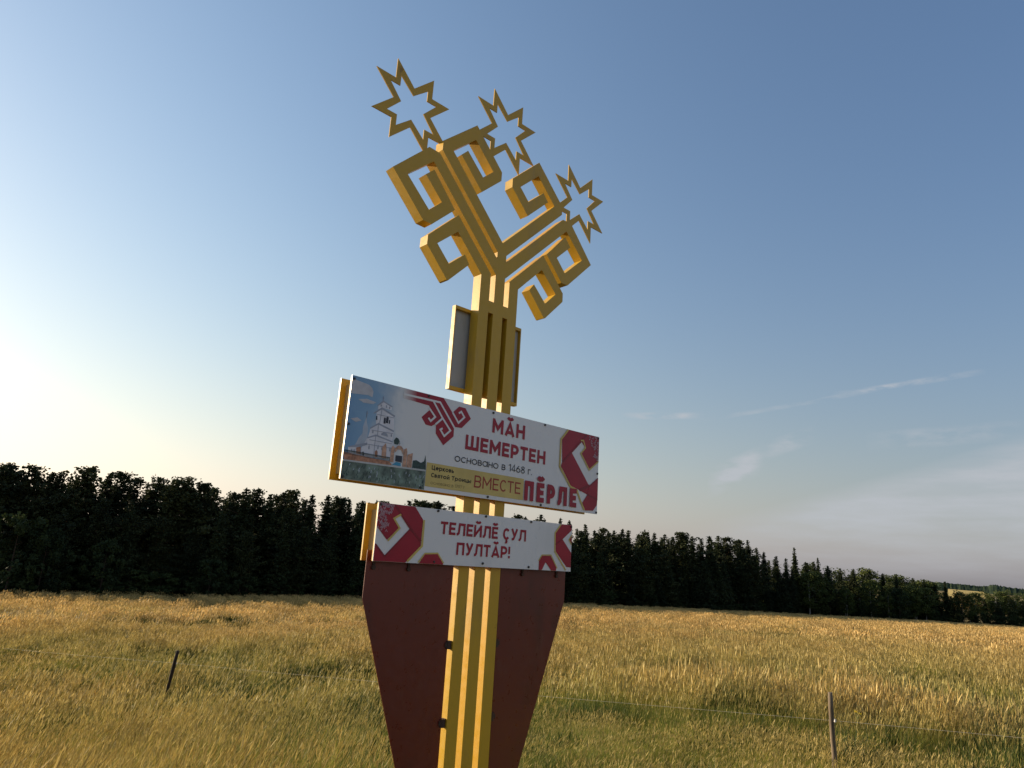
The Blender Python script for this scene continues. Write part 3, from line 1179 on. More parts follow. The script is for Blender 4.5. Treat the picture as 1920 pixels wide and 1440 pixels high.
def greenness(x, y, r, a):
    g = 0.62 + 0.32 * vnoise(x, y, 0.55, 3) + 0.24 * vnoise(x, y, 0.16, 4) + 0.14 * vnoise(x, y, 1.7, 8)
    g -= 0.72 * np.clip((r - 26) / 45, 0, 1)                                 # the far part has ripened
    bf = beyond_fence(x, y)
    strip = np.exp(-((bf - 3.0) / 0.9) ** 2) * np.clip((x + 3.0) / 3.0, 0, 1)
    g += 0.40 * strip  # darker green paints in the shade along the front of the tall grass
    g += (0.66 - g) * 0.6 * np.clip((x + 0.5) / 3, 0, 1) * (bf < 2.2)
    g += 0.10 * np.exp(-((r - 20) / 10) ** 2)
    return g


SIGN_XY = (-0.172, 5.088)


def field(name, coll, ncoll, n, r0, r1, zs, xs, label, weed=False, patches=0):
    x, y, r, a = sector(n, r0, r1)
    if patches:
        cx, cy, cr, ca = sector(patches, r0, r1)
        w_ = np.clip(RNG.normal(0.62, 0.3, patches), 0.2, 1.3) * (0.6 + cr / 40)
        k = RNG.integers(0, patches, n)
        x, y = cx[k] + RNG.normal(0, 1, n) * w_[k], cy[k] + RNG.normal(0, 0.7, n) * w_[k]
        r, a = np.hypot(x, y), np.arctan2(x, y)
    D = np.interp(a, AZK, D_TREE)
    keep = r < D + 4
    x, y, r, a = x[keep], y[keep], r[keep], a[keep]
    bf = beyond_fence(x, y)
    g = greenness(x, y, r, a)
    hgt = np.ones_like(x)
    # verge in front of the fence is lower on the right-hand side
    low = (bf < 2.2 + 0.3 * vnoise(x, y, 1.5, 31)) * np.clip((x + 1.8) / 1.5, 0, 1)
    hgt *= 1 - 0.35 * low
    hgt *= 1 - 0.10 * (bf < 0.1)
    ds = np.hypot(x - SIGN_XY[0], y - SIGN_XY[1])
    hgt *= 1 - 0.55 * np.clip((2.6 - ds) / 1.2, 0, 1)
    hgt *= 1 + 0.18 * vnoise(x, y, 0.5, 21) + 0.20 * vnoise(x, y, 2.6, 22)
    # grass thinned beyond the fence, shaping the dark band where shade falls
    gap = np.exp(-((bf - 2.25) / 0.30) ** 2) * np.clip((x + 1.5) / 2.5, 0, 1)
    keep = RNG.random(len(x)) > 0.75 * gap
    keep &= x * ROAD_N[0] + y * ROAD_N[1] > 0.2
    if not weed:
        keep &= RNG.random(len(x)) < np.clip(1.0 + 1.5 * (vnoise(x, y, 0.8 if r1 > 40 else 1.9, 51) + 0.10), 0.24, 1)
    if weed:
        keep &= (RNG.random(len(x)) < np.clip((g - 0.35) * 1.8, 0.03, 1)) | (patches > 0)
        g = np.maximum(g, 0.9)
    # keep the column base clear
    z = ground_z(x, y) + EYE - 0.03
    s = RNG.uniform(0.70, 1.28, len(x))
    P = np.stack([x, y, z], 1)[keep]
    rot = np.stack([RNG.normal(0, 0.07, len(x)), 0.04 + 0.16 * np.clip((1.0 - x) / 5, 0, 1) + RNG.normal(0, 0.09, len(x)), RNG.uniform(-0.7, 0.7, len(x))], 1)[keep]
    scl = np.stack([s * xs, s * xs, s * zs * hgt], 1)[keep]
    idx = np.clip(((g * 0.9 + RNG.normal(0, 0.28, len(x))) * ncoll).astype(int), 0, ncoll - 1)
    grn = g
    return scatter(name, coll, P, rot, scl, idx[keep], grn[keep], label)


C_NEAR = make_collection('near_tuft', [tuft(4, 24, 13, 0.10, 0.28, 0.68, 0.0034, 0.0022, 0.0075, 0.09, (0.16, 0.05)),
                                       tuft(2, 28, 10, 0.10, 0.32, 0.64, 0.0034, 0.0022, 0.0070, 0.10, (0.12, 0.0)),
                                       tuft(1, 38, 7, 0.10, 0.33, 0.60, 0.0036, 0.0022, 0.0080, 0.09),
                                       tuft(6, 44, 4, 0.10, 0.36, 0.60, 0.0036, 0.0022, 0.0080, 0.08, (0.08, -0.05)),
                                       tuft(3, 54, 2, 0.10, 0.40, 0.55, 0.0042, 0.0022, 0.0080, 0.09),
                                       tuft(5, 58, 0, 0.11, 0.38, 0.55, 0.0050, 0.0022, 0.0080, 0.09)])
C_STALK = make_collection('stalk_tuft', [tuft(31 + k, 2, (5, 3, 7)[k], 0.16, 0.4, (0.95, 1.05, 0.85)[k], 0.004, 0.003, (0.008, 0.010, 0.006)[k], (0.13, 0.10, 0.12)[k], (0.10, 0.0)) for k in range(3)])
C_WEED = make_collection('weed_tuft', [tuft(41 + k, 46, 0, 0.17, (0.34, 0.46, 0.28)[k], 0.6, (0.018, 0.012, 0.024)[k], 0.003, 0.012, 0.1, (0.02, 0.0), mat=M_WEED) for k in range(3)])
C_MID = make_collection('mid_tuft', [tuft(11 + k, (22, 28, 38, 46)[k], (26, 18, 9, 3)[k], 0.24, 0.42, 0.70, 0.009, 0.005, 0.018, 0.14, segs=3) for k in range(4)])
C_FAR = make_collection('far_tuft', [tuft(21 + k, (22, 26, 32, 36)[k], (44, 38, 28, 16)[k], 0.75, 0.48, 0.70, 0.028, 0.015, 0.050, 0.17, segs=2) for k in range(4)])
field('meadow_grass', C_NEAR, 6, 32000, 3.4, 14.5, 1.0, 1.0, 'tall dry golden meadow grass with seed heads in the foreground')
field('meadow_grass', C_STALK, 3, 1100, 4.0, 24, 0.82, 1.0, 'taller thin grass stalks standing above the foreground grass')
field('meadow_weeds', C_WEED, 3, 3000, 3.6, 40, 0.9, 1.0, 'dark green leafy weeds low between the dry grass', weed=True)
field('meadow_weeds', C_WEED, 3, 9000, 8, 60, 1.75, 1.25, 'patches of dark green weeds standing in the dry meadow', weed=True, patches=190)
field('meadow_grass', C_MID, 4, 36000, 13.5, 48, 1.0, 1.0, 'golden and green meadow grass in the middle of the field')
field('meadow_grass', C_FAR, 4, 42000, 45, 345, 1.0, 1.0, 'ripe golden grass on the far part of the field up to the forest')


# ------------------------------------------------------------------ the sign
YAW = 0.74047588
U = Vector((math.cos(YAW), math.sin(YAW), 0))
NV = Vector((-math.sin(YAW), math.cos(YAW), 0))
O = Vector((-1.00135144, 4.22263444, 0)) + U * CX + NV * 0.08
base_z = gz(O.x, O.y)
sign = empty('village_sign', (O.x, O.y, base_z), (0, 0, YAW))
tag(sign, 'tall gold village sign with scrolled ornament, outline stars, lettered boards and maroon panels', 'sign')
ZB = EYE - base_z                             # eye level above the sign's base


def L(pts, sx=0.0):
    """measured outline: (along the board, above eye level) to the sign's local x, z"""
    return [(x - CX + sx, z + ZB) for x, z in pts]


def E(pts, mirror=False):
    k = -1 if mirror else 1
    q = [(k * x, z + ZB) for x, z in pts]
    return q[::-1] if mirror else q


def dd(d):
    return d - 0.08


def plate(name, pts, d0, d1, mat, parent=None):
    bm = bmesh.new()
    add_prism(bm, pts, dd(d0), dd(d1))
    return bm_obj(name, bm, mat, parent if parent is not None else sign)


DF, DB = 0.035, 0.125
# three square bars of the column
for x0, x1 in ((-0.194, -0.099), (-0.049, 0.049), (0.099, 0.194)):
    plate('post_bar', [(x0, -0.35), (x1, -0.35), (x1, 1.827 + ZB), (x0, 1.827 + ZB)], DF, DB, M_GOLD)
plate('column_head', E([(-.194, 1.827), (.194, 1.827), (.194, 1.92), (.099, 1.92), (.098, 1.921), (.049, 1.921), (.049, 2.149), (.047, 2.285), (.047, 2.343), (0, 2.436),
                  (-.047, 2.343), (-.047, 2.285), (-.049, 2.149), (-.049, 1.921), (-.098, 1.921), (-.099, 1.92), (-.194, 1.92)]), DF, DB, M_GOLD)
ARM_A = [(-.194, 1.92), (-.099, 1.92), (-.099, 2.140), (-.456, 2.496), (-.7125, 2.2355), (-.7135, 2.1615), (-.514, 1.956), (-.500, 1.953), (-.3175, 2.1415), (-.367, 2.2075),
         (-.5055, 2.082), (-.6245, 2.2015), (-.448, 2.3615), (-.194, 2.106)]
ARM_B = [(-.049, 2.149), (-.047, 2.285), (-.675, 2.913), (-.7755, 2.9185), (-1.0605, 2.621), (-.7675, 2.329), (-.6885, 2.3275), (-.494, 2.521), (-.712, 2.759), (-.783, 2.690),
         (-.6195, 2.5335), (-.7255, 2.4275), (-.937, 2.623), (-.7245, 2.8215)]
ARM_C = [(-.047, 2.343), (0, 2.436), (-.558, 2.994), (-.35, 3.1905), (-.1515, 3.0), (-.251, 2.905), (-.419, 3.0605), (-.4785, 2.9975), (-.252, 2.776), (-.0605, 2.9595),
         (-.06, 3.0365), (-.3495, 3.321), (-.657, 3.0305), (-.657, 2.953)]
for arm in (ARM_A, ARM_B, ARM_C):
    for mir in (False, True):
        plate('scroll_arm', E(arm, mir), DF, DB, M_GOLD)


def star(cx, cz):
    a = 0.164
    outer = [(-2 * a, a), (-a, a), (-a, 2 * a), (0, a), (a, 2 * a), (a, a), (2 * a, a), (a, 0), (2 * a, -a), (a, -a), (a, -2 * a), (0, -a), (-a, -2 * a), (-a, -a), (-2 * a, -a), (-a, 0)]
    t, n_, q = 0.121, 0.207, 0.100
    inner = [(-n_, t), (-t, t), (-t, n_), (0, q), (t, n_), (t, t), (n_, t), (q, 0), (n_, -t), (t, -t), (t, -n_), (0, -q), (-t, -n_), (-t, -t), (-n_, -t), (-q, 0)]
    bm = bmesh.new()
    y0, y1 = dd(DF + 0.046), dd(DF + 0.054)
    ring = []
    for pts in (outer, inner):
        ring.append([[bm.verts.new((cx + x, y, cz + z + ZB)) for x, z in pts] for y in (y0, y1)])
    k = len(outer)
    for i in range(k):
        j = (i + 1) % k
        (of, ob), (nf, nb) = ring
        bm.faces.new((of[i], of[j], nf[j], nf[i]))
        bm.faces.new((ob[j], ob[i], nb[i], nb[j]))
        bm.faces.new((of[j], of[i], ob[i], ob[j]))
        bm.faces.new((nf[i], nf[j], nb[j], nb[i]))
    return bm_obj('star', bm, M_GOLD, sign)


star(-0.928, 3.189)['label'] = 'outline star on the left scroll tips'
star(0.0, 3.46)['label'] = 'outline star between the two upper scrolls'
star(0.930, 3.189)['label'] = 'outline star on the right scroll tips'

plate('footing', [(-0.32, -0.4), (0.32, -0.4), (0.32, 0.06), (-0.32, 0.06)], -0.10, 0.26, M_CONCRETE)
# small framed panel on the back of the column
bm = bmesh.new()
for (x0, x1, z0, z1) in ((-.341, -.333, 1.19, 1.835), (.333, .341, 1.19, 1.835), (-.333, .333, 1.19, 1.214), (-.333, .333, 1.811, 1.835)):
    add_box(bm, x0, x1, dd(0.126), dd(0.165), z0 + ZB, z1 + ZB)
rear = bm_obj('rear_panel_frame', bm, M_GOLD, sign)
plate('rear_panel_sheet', E([(-.333, 1.214), (.333, 1.214), (.333, 1.811), (-.333, 1.811)]), 0.156, 0.160, M_REAR, rear)


def channel_frame(x0, x1, z0, z1):
    """box frame of U-channel: front and rear flanges with the web set back between them"""
    bm = bmesh.new()
    i = 0.040
    for (a, b) in ((0.0055, 0.017), (0.135, 0.147)):
        ring_o = [(x0, z0), (x1, z0), (x1, z1), (x0, z1)]
        if a > 0.1:
            add_prism(bm, ring_o, dd(a), dd(b))
        else:
            add_prism(bm, [(x0 + .001, z0 + .001), (x1 - .001, z0 + .001), (x1 - .001, z1 - .001), (x0 + .001, z1 - .001)], dd(a), dd(b))
    fr = bm_obj('board_frame', bm, M_GOLD, sign)
    bm = bmesh.new()
    for (a, b, c, d) in ((x0 + i, x0 + i + .006, z0 + i, z1 - i), (x1 - i - .006, x1 - i, z0 + i, z1 - i), (x0 + i + .006, x1 - i - .006, z0 + i, z0 + i + .006), (x0 + i + .006, x1 - i - .006, z1 - i - .006, z1 - i)):
        add_box(bm, a, b, dd(0.017), dd(0.135), c, d)
    bm_obj('frame_web', bm, M_TAN, fr)
    return fr


def board(name, x0, x1, z0, z1):
    x0, x1, z0, z1 = x0 - CX, x1 - CX, z0 + ZB, z1 + ZB
    channel_frame(x0, x1, z0, z1)
    return plate(name, [(x0, z0), (x1, z0), (x1, z1), (x0, z1)], 0.0, 0.0055, M_WHITE)


big = board('main_board', 0.0, 2.40, 0.4253, 1.0744)
big['label'] = 'large white board with church photograph, red ornament and village name'
small = board('lower_board', 0.2915, 2.1013, -0.0457, 0.3123)
small['label'] = 'smaller white board with red ornament and wish in red letters'


def ink(name, polys, mat, parent, level):
    """thin printed film lying on the board; level orders the films"""
    bm = bmesh.new()
    d1 = -0.0004 - 0.0007 * (level - 1)
    d0 = -0.0004 - 0.0007 * level
    for p in polys:
        add_prism(bm, p, dd(d0), dd(d1 + 0.0003))
    o = bm_obj(name, bm, mat, parent)
    if len(polys) > 1:
        o['kind'] = 'stuff'
    return o


def strip(pts, wd):
    """poly-line of constant width as a list of quads with mitred joints"""
    P = [Vector((x, z)) for x, z in pts]
    lft, rgt = [], []
    for k, p in enumerate(P):
        d0 = (P[k] - P[k - 1]).normalized() if k else (P[1] - P[0]).normalized()
        d1 = (P[k + 1] - P[k]).normalized() if k < len(P) - 1 else d0
        n0, n1 = Vector((-d0.y, d0.x)), Vector((-d1.y, d1.x))
        m = (n0 + n1).normalized()
        s = wd * 0.5 / max(0.35, m.dot(n0))
        lft.append(p + m * s)
        rgt.append(p - m * s)
    return [tuple(v) for v in lft] + [tuple(v) for v in rgt[::-1]]


def arc(cx, cy, rx, ry, a0, a1, n=14):
    return [(cx + rx * math.cos(R(a0 + (a1 - a0) * k / n)), cy + ry * math.sin(R(a0 + (a1 - a0) * k / n))) for k in range(n + 1)]


def breve(W):
    return arc(W / 2, 1.36, 0.22, 0.17, 200, 340, 8)


XH = 0.76                                    # x-height of the small letters


def glyph(ch, hx, hy):
    """width and centre-line strokes of one letter in cap-height units"""
    T, Bm = 1 - hy, hy
    X = XH - hy

    def bowl(x0, x1, yb, yt):
        ry = (yt - yb) / 2
        rx = min(ry, (x1 - x0) * 0.75)
        return [(x0, yt)] + arc(x1 - rx, (yb + yt) / 2, rx, ry, 90, -90, 10) + [(x0, yb)]

    def ring(W, x=0.0, top=X):
        return arc(x + W / 2, (top + Bm) / 2, W / 2 - hx, (top - Bm) / 2, 0, 360, 22)

    if ch == ' ':
        return 0.30, []
    if ch == '.':
        return 0.16, [[(hx, 0), (hx, 2 * hy)]]
    if ch == '!':
        return 2 * hx, [[(hx, 1), (hx, 0.36)], [(hx, 0), (hx, 2 * hy)]]
    if ch in 'МM':
        W = 0.88
        return W, [[(hx, 0), (hx, 1)], [(W - hx, 0), (W - hx, 1)], [(hx * 1.1, T), (W / 2, 0.34), (W - hx * 1.1, T)]]
    if ch in 'АӐ':
        W = 0.82
        g = [[(hx * 0.9, 0), (W / 2, T - 0.02), (W - hx * 0.9, 0)], [(0.22 * W, 0.25), (0.78 * W, 0.25)]]
        return W, g + ([breve(W)] if ch == 'Ӑ' else [])
    if ch == 'Н':
        W = 0.74
        return W, [[(hx, 0), (hx, 1)], [(W - hx, 0), (W - hx, 1)], [(hx, 0.5), (W - hx, 0.5)]]
    if ch == 'Ш':
        W = 1.02
        return W, [[(hx, 0), (hx, 1)], [(W / 2, 0), (W / 2, 1)], [(W - hx, 0), (W - hx, 1)], [(hx, Bm), (W - hx, Bm)]]
    if ch in 'ЕӖ':
        W = 0.60
        g = [[(hx, 0), (hx, 1)], [(hx, T), (W, T)], [(hx, 0.5), (W * 0.92, 0.5)], [(hx, Bm), (W, Bm)]]
        return W, g + ([breve(W)] if ch == 'Ӗ' else [])
    if ch == 'Р':
        W = 0.66
        return W, [[(hx, 0), (hx, 1)], bowl(hx, W - hx, 0.36 + hy * 0.3, T)]
    if ch == 'Т':
        W = 0.66
        return W, [[(0, T), (W, T)], [(W / 2, 0), (W / 2, 1)]]
    if ch == 'В':
        W = 0.68
        return W, [[(hx, 0), (hx, 1)], bowl(hx, W - hx * 1.25, 0.52, T), bowl(hx, W - hx, Bm, 0.52)]
    if ch in 'СҪ':
        W = 0.72
        g = [arc(W / 2, 0.5, W / 2 - hx, 0.5 - hy, 42, 318, 20)]
        if ch == 'Ҫ':
            g += [[(W / 2 + 0.01, Bm), (W / 2 + 0.02, -0.10)] + arc(W / 2 - 0.03, -0.15, 0.09, 0.07, 40, -140, 7)]
        return W, g
    if ch == 'П':
        W = 0.72
        return W, [[(hx, 0), (hx, T), (W - hx, T), (W - hx, 0)]]
    if ch == 'Л':
        W = 0.78
        return W, [[(0.0, Bm), (0.10, Bm), (0.19, 0.22), (0.24, T), (W - hx, T), (W - hx, 0)]]
    if ch in 'ЙИ':
        W = 0.76
        g = [[(hx, 0), (hx, 1)], [(W - hx, 0), (W - hx, 1)], [(hx, Bm * 1.2), (W - hx, 1 - hy * 1.2)]]
        return W, g + ([breve(W)] if ch == 'Й' else [])
    if ch == 'У':
        W = 0.72
        return W, [[(hx, 1), (W / 2 + 0.02, 0.36)], [(W - hx, 1), (0.42 * W, 0.16), (0.30 * W, Bm), (0.10, Bm)]]
    if ch == 'Ц':
        W = 0.80
        return W, [[(hx, 1), (hx, Bm), (W - 0.04, Bm), (W - 0.04, -0.18)], [(W - 0.18, 1), (W - 0.18, Bm)]]
    if ch == 'о':
        return 0.74, [ring(0.74)]
    if ch == 'с':
        return 0.66, [arc(0.36, (X + Bm) / 2, 0.36 - hx, (X - Bm) / 2, 45, 315, 16)]
    if ch == 'н':
        return 0.58, [[(hx, 0), (hx, XH)], [(0.58 - hx, 0), (0.58 - hx, XH)], [(hx, XH / 2), (0.58 - hx, XH / 2)]]
    if ch == 'в':
        return 0.54, [[(hx, 0), (hx, XH)], bowl(hx, 0.50 - hx, XH * 0.51, X), bowl(hx, 0.54 - hx, Bm, XH * 0.51)]
    if ch == 'а':
        return 0.74, [ring(0.72), [(0.74 - hx, 0), (0.74 - hx, XH)]]
    if ch == 'г':
        return 0.42, [[(hx, 0), (hx, X), (0.42, X)]]
    if ch == 'р':
        return 0.72, [[(hx, -0.26), (hx, XH)], ring(0.72)]
    if ch == 'к':
        return 0.56, [[(hx, 0), (hx, XH)], [(0.54, XH), (hx * 2, XH * 0.48), (0.56, 0)]]
    if ch == 'ь':
        return 0.54, [[(hx, 0), (hx, XH)], bowl(hx, 0.54 - hx, Bm, XH * 0.55)]
    if ch == 'ы':
        return 0.76, [[(hx, 0), (hx, XH)], bowl(hx, 0.50 - hx, Bm, XH * 0.55), [(0.76 - hx, 0), (0.76 - hx, XH)]]
    if ch == 'я':
        return 0.56, [[(0.56 - hx, 0), (0.56 - hx, XH)], [(0.56 - hx, X)] + arc(0.22 + hx, X - 0.19, 0.20, 0.19, 90, 270, 9) + [(0.56 - hx, X - 0.38)], [(0.30, X - 0.38), (0.06, 0)]]
    if ch == 'т':
        return 0.54, [[(0, X), (0.54, X)], [(0.27, 0), (0.27, XH)]]
    if ch in 'ий':
        g = [[(hx, 0), (hx, XH)], [(0.60 - hx, 0), (0.60 - hx, XH)], [(hx, Bm), (0.60 - hx, X)]]
        return 0.60, g + ([arc(0.30, 1.05, 0.13, 0.12, 205, 335, 7)] if ch == 'й' else [])
    if ch == 'ц':
        return 0.62, [[(hx, XH), (hx, Bm), (0.60, Bm), (0.60, -0.14)], [(0.50, XH), (0.50, Bm)]]
    if ch == 'е':
        return 0.70, [[(hx, XH / 2), (0.70 - hx, XH / 2)] + arc(0.35, (X + Bm) / 2, 0.35 - hx, (X - Bm) / 2, 0, 320, 18)]
    if ch == '1':
        return 0.30, [[(0.0, 0.80), (0.30 - hx, T), (0.30 - hx, 0)]]
    if ch == '4':
        return 0.62, [[(0.44, 0), (0.44, 1), (hx, 0.24), (0.62, 0.24)]]
    if ch == '6':
        return 0.62, [arc(0.31, 0.32, 0.31 - hx, 0.32 - hy, 0, 360, 18), [(0.06, 0.42), (0.14, 0.62), (0.42, T)]]
    if ch == '8':
        return 0.60, [arc(0.30, 0.28, 0.30 - hx, 0.28 - hy, 0, 360, 18), arc(0.30, 0.77, 0.25 - hx, 0.23 - hy, 0, 360, 16)]
    if ch == '7':
        return 0.52, [[(0, T), (0.52 - hx, T), (0.18, 0)]]
    if ch == '9':
        return 0.62, [arc(0.31, 0.68, 0.31 - hx, 0.32 - hy, 0, 360, 18), [(0.56, 0.58), (0.48, 0.38), (0.20, 0)]]
    raise KeyError(ch)


def lettering(txt, x0, x1, zb, cap, mat, parent, weight=0.2, level=3, gap=0.13):
    """printed letters drawn as strokes of even weight, fitted to a measured width and cap height"""
    tot = sum(glyph(c, 0.1, 0.1)[0] for c in txt) + gap * (len(txt) - 1)
    kx = (x1 - x0) / tot
    wd = weight * cap
    hx, hy = wd / 2 / kx, wd / 2 / cap
    V, F = [], []
    pen = 0.0
    n = 0
    for c in txt:
        W, strokes = glyph(c, hx, hy)
        for st in strokes:
            pts = [(x0 - CX + (pen + x) * kx, zb + ZB + z * cap) for x, z in st]
            closed = (Vector(pts[0]) - Vector(pts[-1])).length < 1e-6
            P = [Vector(p) for p in pts]
            m_ = len(P)
            y = dd(-0.0006 - 0.0007 * level - 0.00003 * (n % 9))
            n += 1
            i0 = len(V)
            for k in range(m_):
                a = P[k - 1] if k else (P[-2] if closed else None)
                b = P[k + 1] if k < m_ - 1 else (P[1] if closed else None)
                d0 = (P[k] - a).normalized() if a is not None else (b - P[k]).normalized()
                d1 = (b - P[k]).normalized() if b is not None else d0
                n0, n1 = Vector((-d0.y, d0.x)), Vector((-d1.y, d1.x))
                mt = (n0 + n1)
                mt = mt.normalized() if mt.length > 1e-4 else n0
                s_ = wd * 0.5 / max(0.5, mt.dot(n0))
                for q in (P[k] + mt * s_, P[k] - mt * s_):
                    V.append((q.x, y, q.y))
            F += [(i0 + 2 * k, i0 + 2 * k + 1, i0 + 2 * k + 3, i0 + 2 * k + 2) for k in range(m_ - 1)]
        pen += W + gap - (0.07 if c == 'С' else 0.0)
    o = obj('lettering', mesh_np('lettering', np.array(V), np.array(F), mat), parent)
    o['label'] = 'printed line reading ' + txt
    o['kind'] = 'stuff'
    return o


# --- main board print: church photograph at the left
ink('photo_print', [L([(0.002, 0.53), (0.624, 0.548), (0.64, 1.073), (0.002, 1.073)])], M_PSKY, big, 1)
church = [
    ('cloud', [(0.003, 1.052), (0.06, 1.045), (0.127, 1.037), (0.150, 1.02), (0.162, 0.999), (0.159, 0.962), (0.125, 0.970), (0.103, 0.967), (0.05, 0.962), (0.003, 0.957)], M_PCLOUD),
    ('spire', [(0.115, 0.766), (0.122, 0.79), (0.133, 0.83), (0.140, 0.79), (0.151, 0.767), (0.158, 0.655), (0.074, 0.642), (0.096, 0.693), (0.117, 0.722)], M_PCHURCH2),
    ('upper_tier', [(0.209, 0.920), (0.247, 0.950), (0.311, 0.930), (0.310, 0.906), (0.244, 0.910), (0.209, 0.893)], M_PCHURCH),
    ('belfry', [(0.201, 0.869), (0.238, 0.901), (0.334, 0.871), (0.345, 0.780), (0.224, 0.805), (0.206, 0.798)], M_PCHURCH),
    ('middle_wall', [(0.170, 0.761), (0.225, 0.798), (0.344, 0.769), (0.339, 0.705), (0.215, 0.727), (0.159, 0.705)], M_PCHURCH),
    ('lower_wall', [(0.154, 0.699), (0.213, 0.723), (0.344, 0.702), (0.357, 0.597), (0.126, 0.576), (0.120, 0.628)], M_PCHURCH),
    ('annex', [(0.028, 0.622), (0.118, 0.640), (0.119, 0.583), (0.090, 0.583), (0.033, 0.587)], M_PCHURCH),
]
bm_groups = {}
for nm, p, mt in church:
    ink('church_print', [L(p)], mt, big, 2)
ink('church_print', [L(p) for p in ([(0.200, 0.916), (0.240, 0.959), (0.317, 0.932), (0.311, 0.926), (0.245, 0.947), (0.207, 0.915)],
                                    [(0.179, 0.865), (0.237, 0.912), (0.343, 0.876), (0.338, 0.865), (0.238, 0.899), (0.186, 0.861)],
                                    [(0.167, 0.767), (0.223, 0.808), (0.345, 0.777), (0.344, 0.767), (0.225, 0.797), (0.170, 0.759)],
                                    [(0.154, 0.704), (0.215, 0.731), (0.344, 0.707), (0.343, 0.699), (0.216, 0.720), (0.156, 0.696)],
                                    [(0.252, 0.734), (0.254, 0.745), (0.272, 0.756), (0.295, 0.750), (0.305, 0.730)],
                                    [(0.031, 0.627), (0.1, 0.652), (0.158, 0.669), (0.159, 0.655), (0.118, 0.637), (0.035, 0.621)])], M_PROOF, big, 3)
ink('church_print', [L(p) for p in ([(0.260, 0.811), (0.260, 0.845), (0.266, 0.852), (0.274, 0.845), (0.274, 0.810)],
                                    [(0.277, 0.817), (0.277, 0.850), (0.285, 0.862), (0.295, 0.854), (0.294, 0.817)],
                                    [(0.300, 0.817), (0.300, 0.84), (0.308, 0.84), (0.308, 0.815)],
                                    [(0.202, 0.823), (0.202, 0.849), (0.209, 0.851), (0.212, 0.825)],
                                    [(0.134, 0.585), (0.131, 0.608), (0.140, 0.609), (0.143, 0.585)],
                                    [(0.377, 0.622), (0.428, 0.623), (0.429, 0.581), (0.378, 0.583)])], M_PVOID, big, 4)
ink('church_print', [L([(0.002, 0.589), (0.093, 0.584), (0.221, 0.577), (0.272, 0.578), (0.329, 0.576), (0.352, 0.56), (0.352, 0.545), (0.008, 0.543)]),
                     L([(0.084, 0.627), (0.115, 0.637), (0.118, 0.590), (0.090, 0.592)]), L([(0.219, 0.621), (0.228, 0.634), (0.239, 0.624), (0.243, 0.590), (0.223, 0.590)])], M_PBRICK, big, 5)
ink('church_print', [L([(0.270, 0.658), (0.293, 0.687), (0.299, 0.669), (0.305, 0.590), (0.271, 0.590)]), L([(0.338, 0.662), (0.347, 0.680), (0.362, 0.672), (0.364, 0.575), (0.336, 0.575)]),
                     L([(0.364, 0.663), (0.389, 0.688), (0.412, 0.687), (0.430, 0.669), (0.434, 0.634), (0.415, 0.661), (0.391, 0.665), (0.371, 0.640)]),
                     L([(0.436, 0.669), (0.456, 0.680), (0.463, 0.658), (0.462, 0.549), (0.436, 0.555)]), L([(0.468, 0.638), (0.507, 0.655), (0.507, 0.555), (0.468, 0.553)])], M_PBRICK2, big, 6)
ink('church_print', [L([(0.358, 0.692), (0.352, 0.715), (0.367, 0.737), (0.385, 0.732), (0.397, 0.715), (0.385, 0.692)]),
                     L([(0.513, 0.556), (0.515, 0.606), (0.541, 0.613), (0.58, 0.600), (0.605, 0.615), (0.612, 0.655), (0.618, 0.625), (0.625, 0.558)])], M_PTREE, big, 4)
ink('church_print', [L([(0.354, 0.557), (0.386, 0.580), (0.421, 0.577), (0.424, 0.557)])], M_PBLUE, big, 5)
ink('church_print', [L([(0.002, 0.427), (0.625, 0.428), (0.625, 0.549), (0.002, 0.533)])], M_PGRASS, big, 2)
ink('church_print', [L([(0.002, 0.543), (0.625, 0.560), (0.625, 0.549), (0.002, 0.533)])], M_PROAD, big, 7)

_rg = random.Random(4)
ink('church_print', [L(p) for p in ([(0.06, 0.93), (0.12, 0.945), (0.19, 0.935), (0.17, 0.92), (0.10, 0.915)],
                                    [(0.02, 0.80), (0.07, 0.815), (0.10, 0.80), (0.06, 0.785)])], M_PCLOUD, big, 2.2)
ink('church_print', [L(strip(p, 0.0035)) for p in ([(0.133, 0.825), (0.133, 0.868)], [(0.126, 0.853), (0.140, 0.853)], [(0.240, 0.955), (0.240, 0.985)], [(0.235, 0.973), (0.245, 0.973)],
                    [(0.398, 0.690), (0.398, 0.712)], [(0.392, 0.703), (0.404, 0.703)], [(0.224, 0.805), (0.226, 0.729)], [(0.238, 0.899), (0.232, 0.808)], [(0.213, 0.72), (0.214, 0.578)],
                    [(0.170, 0.690), (0.340, 0.690)], [(0.160, 0.66), (0.345, 0.662)], [(0.206, 0.86), (0.335, 0.86)], [(0.178, 0.753), (0.34, 0.757)])], M_PROOF, big, 4.5)
ink('church_print', [L([(x, z), (x + 0.008, z), (x + 0.008, z + h * 0.8), (x + 0.004, z + h), (x, z + h * 0.8)]) for x, z, h in
                     ((0.17, 0.63, 0.026), (0.235, 0.64, 0.028), (0.265, 0.64, 0.028), (0.295, 0.64, 0.028), (0.325, 0.64, 0.026), (0.185, 0.735, 0.018), (0.325, 0.735, 0.018), (0.225, 0.915, 0.016), (0.265, 0.915, 0.018), (0.29, 0.913, 0.016), (0.050, 0.597, 0.018), (0.068, 0.597, 0.018))], M_PROOF, big, 4.8)
ink('church_print', [L(strip([(x, 0.575), (x, 0.604)], 0.0022)) for x in np.arange(0.008, 0.335, 0.0085)] + [L(strip([(0.004, 0.600), (0.335, 0.598)], 0.003))], M_PTREE, big, 7.5)
